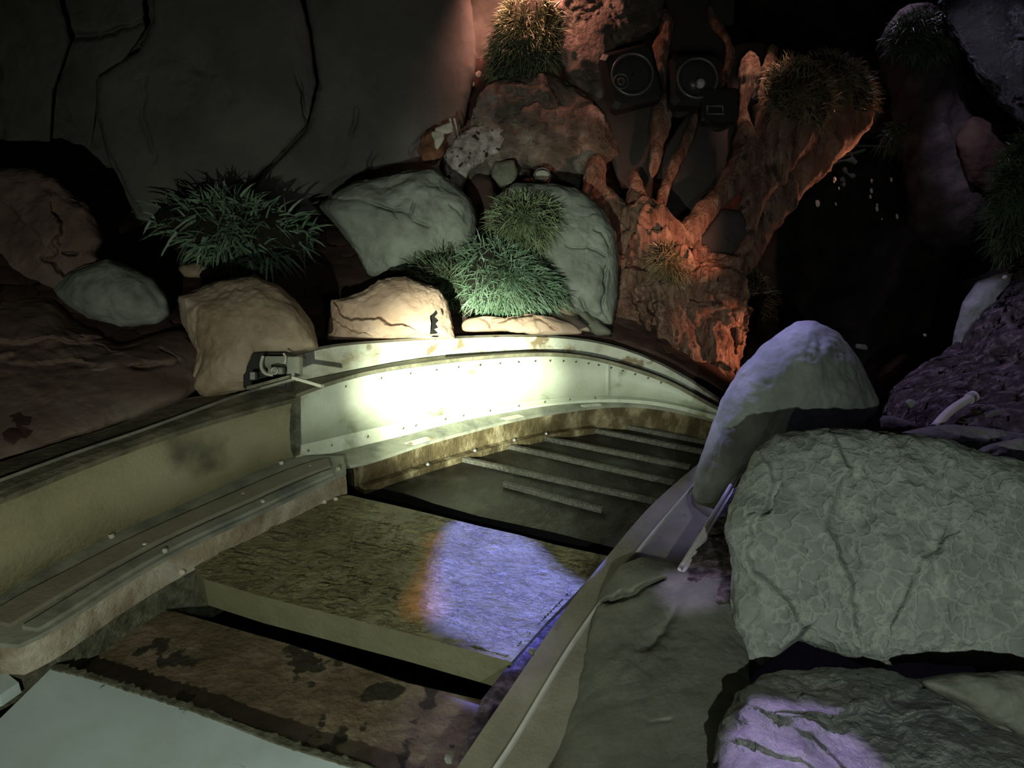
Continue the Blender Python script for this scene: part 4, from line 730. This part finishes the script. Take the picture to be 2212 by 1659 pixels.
for i, (x_, y_, r_, l_) in enumerate(((2193, 745, 11, 'pale flat stone near the top of the dirt slope'), (2185, 822, 6, 'small pale stone low on the dirt slope'), (2170, 600, 8, 'dark violet stone at the crest of the dirt slope'))):
    lump('slope_stone', [(x_ - r_, y_ + r_ * .3), (x_, y_ - r_ * .6), (x_ + r_, y_ - r_ * .6), (x_ + r_ * .4, y_ + r_ * .4)], 4.5, .02, M['bone'], l_, 'stone', n=(30, 8), amp=.006, sc=20, seed=i)
lump('slope_stone', [(2120, 905), (2140, 888), (2185, 884), (2212, 892), (2200, 915), (2140, 925)], 3.95, .06, M['dark_rock'], 'rounded dark stone at the base of the dirt slope', 'stone', n=(60, 20), seed=5)
lump('dirt_clod', [(1952, 868), (1965, 862), (1990, 875), (1975, 890)], 4.5, .04, M['green_rock'], 'blue lit stone flake at the left tip of the dirt slope', 'stone', n=(40, 12), seed=3)
pp = empty('white_pipe', D(2030, 915, 3.9), 'slim pale pipe glowing blue behind the big boulder', 'pipe')
tube('pipe_body', [D(2018, 925, 3.8), D(2050, 890, 3.9), D(2100, 858, 4.0)], .022, M['purple_rail'], pp, 16, 14); tube('pipe_collar', [D(2094, 861, 3.985), D(2099, 858, 4.0), D(2103, 856, 4.01)], .029, M['purple_rail'], pp, 16)
for x_, y_, l_ in ((1998, 724, 'tiny white leaf shape above the dark recess boulder'), (2005, 802, 'tiny white scrap at right of the dark recess boulder'), (2021, 797, 'tiny pale scrap next to the violet boulder foot')):
    lump('pale_scrap', [(x_ - 6, y_ - 3), (x_ + 5, y_ - 2), (x_ + 4, y_ + 4), (x_ - 2, y_ + 2)], 5.7, .01, M['debris'], l_, 'scrap', n=(16, 5), amp=.003, sc=30)
lump('wood_offcut', [(1842, 742), (1872, 745), (1880, 756), (1850, 753)], 5.6, .02, M['cloth'], 'grey flat offcut behind the violet-rimmed boulder', 'debris', n=(30, 8), amp=.004)

lump('rim_boulder', [(1492, 1095), (1500, 1020), (1530, 930), (1556, 870), (1595, 800), (1650, 745), (1715, 698), (1760, 694), (1810, 720), (1850, 770), (1880, 820), (1898, 868), (1880, 915), (1820, 950), (1760, 975), (1650, 1000), (1580, 1060), (1525, 1120)], 4.25, .36, M['green_rock'],
     'smooth pointed grey boulder with violet lit rim beyond the kerb', n=(260, 80), p=2.2, amp=.04, sc=1.8, center=(1690, 870), grad=(.05, .0), seed=91, bumps=[(1760, 780, 90, .06), (1600, 820, 40, -.03)])
lump('low_boulder', [(1800, 940), (1870, 900), (1930, 900), (1990, 920), (1960, 960), (1850, 975)], 4.3, .15, M['dark_rock'], 'low dark rock between rim boulder and dirt slope', n=(90, 26), seed=92)
lump('dirt_bed', [(1478, 1238), (1510, 1165), (1560, 1090), (1600, 1030), (1645, 1010), (1680, 1100), (1660, 1300), (1560, 1300), (1490, 1290)], 3.50, .08, M['dirt'], 'dark crumbly dirt bed between trim rail and big boulder', 'dirt', n=(220, 80), p=3, amp=.06, sc=8, fine=.03, seed=93, grad=(-.05, -.38))
lump('big_boulder', [(1600, 1440), (1588, 1330), (1590, 1200), (1575, 1155), (1590, 1090), (1620, 1020), (1640, 980), (1668, 960), (1690, 945), (1800, 940), (1950, 944), (2050, 962), (2130, 990), (2260, 1010), (2420, 1030), (2420, 1460), (2100, 1428), (1960, 1424), (1890, 1439), (1800, 1402), (1710, 1370), (1665, 1400), (1645, 1450)], 3.15, .36, M['vein_rock'],
     'large veined green grey boulder dominating the right foreground', n=(420, 130), p=4.5, amp=.05, sc=2.4, fine=.006, center=(1900, 1210), grad=(-.02, -.06), seed=94,
     cracks=[([(1800, 960), (1845, 1030), (1822, 1060), (1815, 1120), (1810, 1200), (1835, 1260), (1850, 1340)], 5, -.030, 60), ([(1660, 1010), (1678, 1050), (1680, 1110), (1635, 1125), (1625, 1190), (1640, 1240), (1720, 1340)], 5, -.028, 50), ([(1640, 1114), (1675, 1107)], 4, .03), ([(2030, 1000), (2035, 1100), (2020, 1180), (2030, 1290)], 8, .016, 60), ([(1920, 1320), (1950, 1240), (2010, 1190)], 6, -.016, 50), ([(1820, 1040), (1870, 1030), (1880, 1000)], 5, .022, 40), ([(2100, 980), (2160, 1060), (2230, 1100)], 8, .02, 60), ([(2090, 1250), (2150, 1290), (2220, 1300)], 6, .012, 40)],
     bumps=[(1750, 1180, 60, .03), (1930, 1160, 80, .035), (2110, 1200, 70, .03), (1730, 1080, 40, .02), (2160, 1060, 50, .02), (1620, 1250, 30, -.03)])
lump('back_boulder', [(1920, 950), (1960, 930), (2040, 917), (2140, 925), (2260, 940), (2420, 960), (2420, 1080), (2200, 1060), (2000, 1010)], 3.75, .22, M['olive_rock'], 'long low rock with violet sheen behind the big boulder', n=(180, 50), amp=.05, sc=3, seed=95)
lump('back_boulder', [(2095, 985), (2130, 965), (2200, 950), (2300, 950), (2420, 990), (2420, 1080), (2212, 1040)], 3.5, .15, M['olive_rock'], 'violet ridged rock at the right edge above the big boulder', n=(140, 40), amp=.06, sc=6, seed=96)
lump('kerb_rock', [(1130, 1800), (1190, 1640), (1262, 1400), (1278, 1330), (1305, 1270), (1340, 1225), (1390, 1205), (1440, 1215), (1500, 1235), (1560, 1240), (1600, 1290), (1612, 1400), (1620, 1500), (1600, 1800)], 2.85, .20, M['olive_rock'],
     'dark olive boulder against the kerb with glittering crest', n=(340, 110), p=3, amp=.03, sc=2.0, fine=.005, center=(1420, 1480), grad=(-.06, -.22), seed=97,
     cracks=[([(1290, 1305), (1340, 1285), (1400, 1262), (1430, 1250)], 6, .09), ([(1350, 1530), (1400, 1550), (1440, 1545)], 5, .02), ([(1490, 1255), (1450, 1330), (1400, 1380)], 18, .03)], bumps=[(1370, 1240, 40, .04), (1520, 1290, 50, .03)])
lump('foreground_boulder', [(1520, 1900), (1541, 1659), (1548, 1600), (1570, 1540), (1600, 1495), (1650, 1462), (1700, 1450), (1780, 1446), (1900, 1450), (1980, 1475), (2050, 1500), (2130, 1550), (2230, 1610), (2350, 1700), (2350, 1900)], 2.32, .26, M['wet_rock'],
     'wet layered boulder in the bottom right corner with violet shine', n=(360, 120), p=2.8, amp=.045, sc=4, fine=.010, center=(1850, 1640), grad=(0, -.15), seed=98,
     cracks=[([(1820, 1545), (1900, 1535), (1960, 1490), (2040, 1470)], 5, .03, 50), ([(1800, 1550), (1930, 1560), (2000, 1540), (2120, 1560)], 6, .05, 60), ([(1700, 1560), (1760, 1590), (1850, 1680)], 8, .03, 50), ([(1640, 1620), (1740, 1640), (1820, 1700)], 6, .02, 40)], bumps=[(1650, 1540, 60, .03)])
lump('foreground_boulder', [(1960, 1470), (2060, 1455), (2200, 1450), (2420, 1480), (2420, 1800), (2250, 1640), (2130, 1560), (2030, 1500)], 2.35, .16, M['olive_rock'], 'spotted olive rock wedged under the big boulder at right edge', n=(180, 50), amp=.03, sc=4, seed=99)
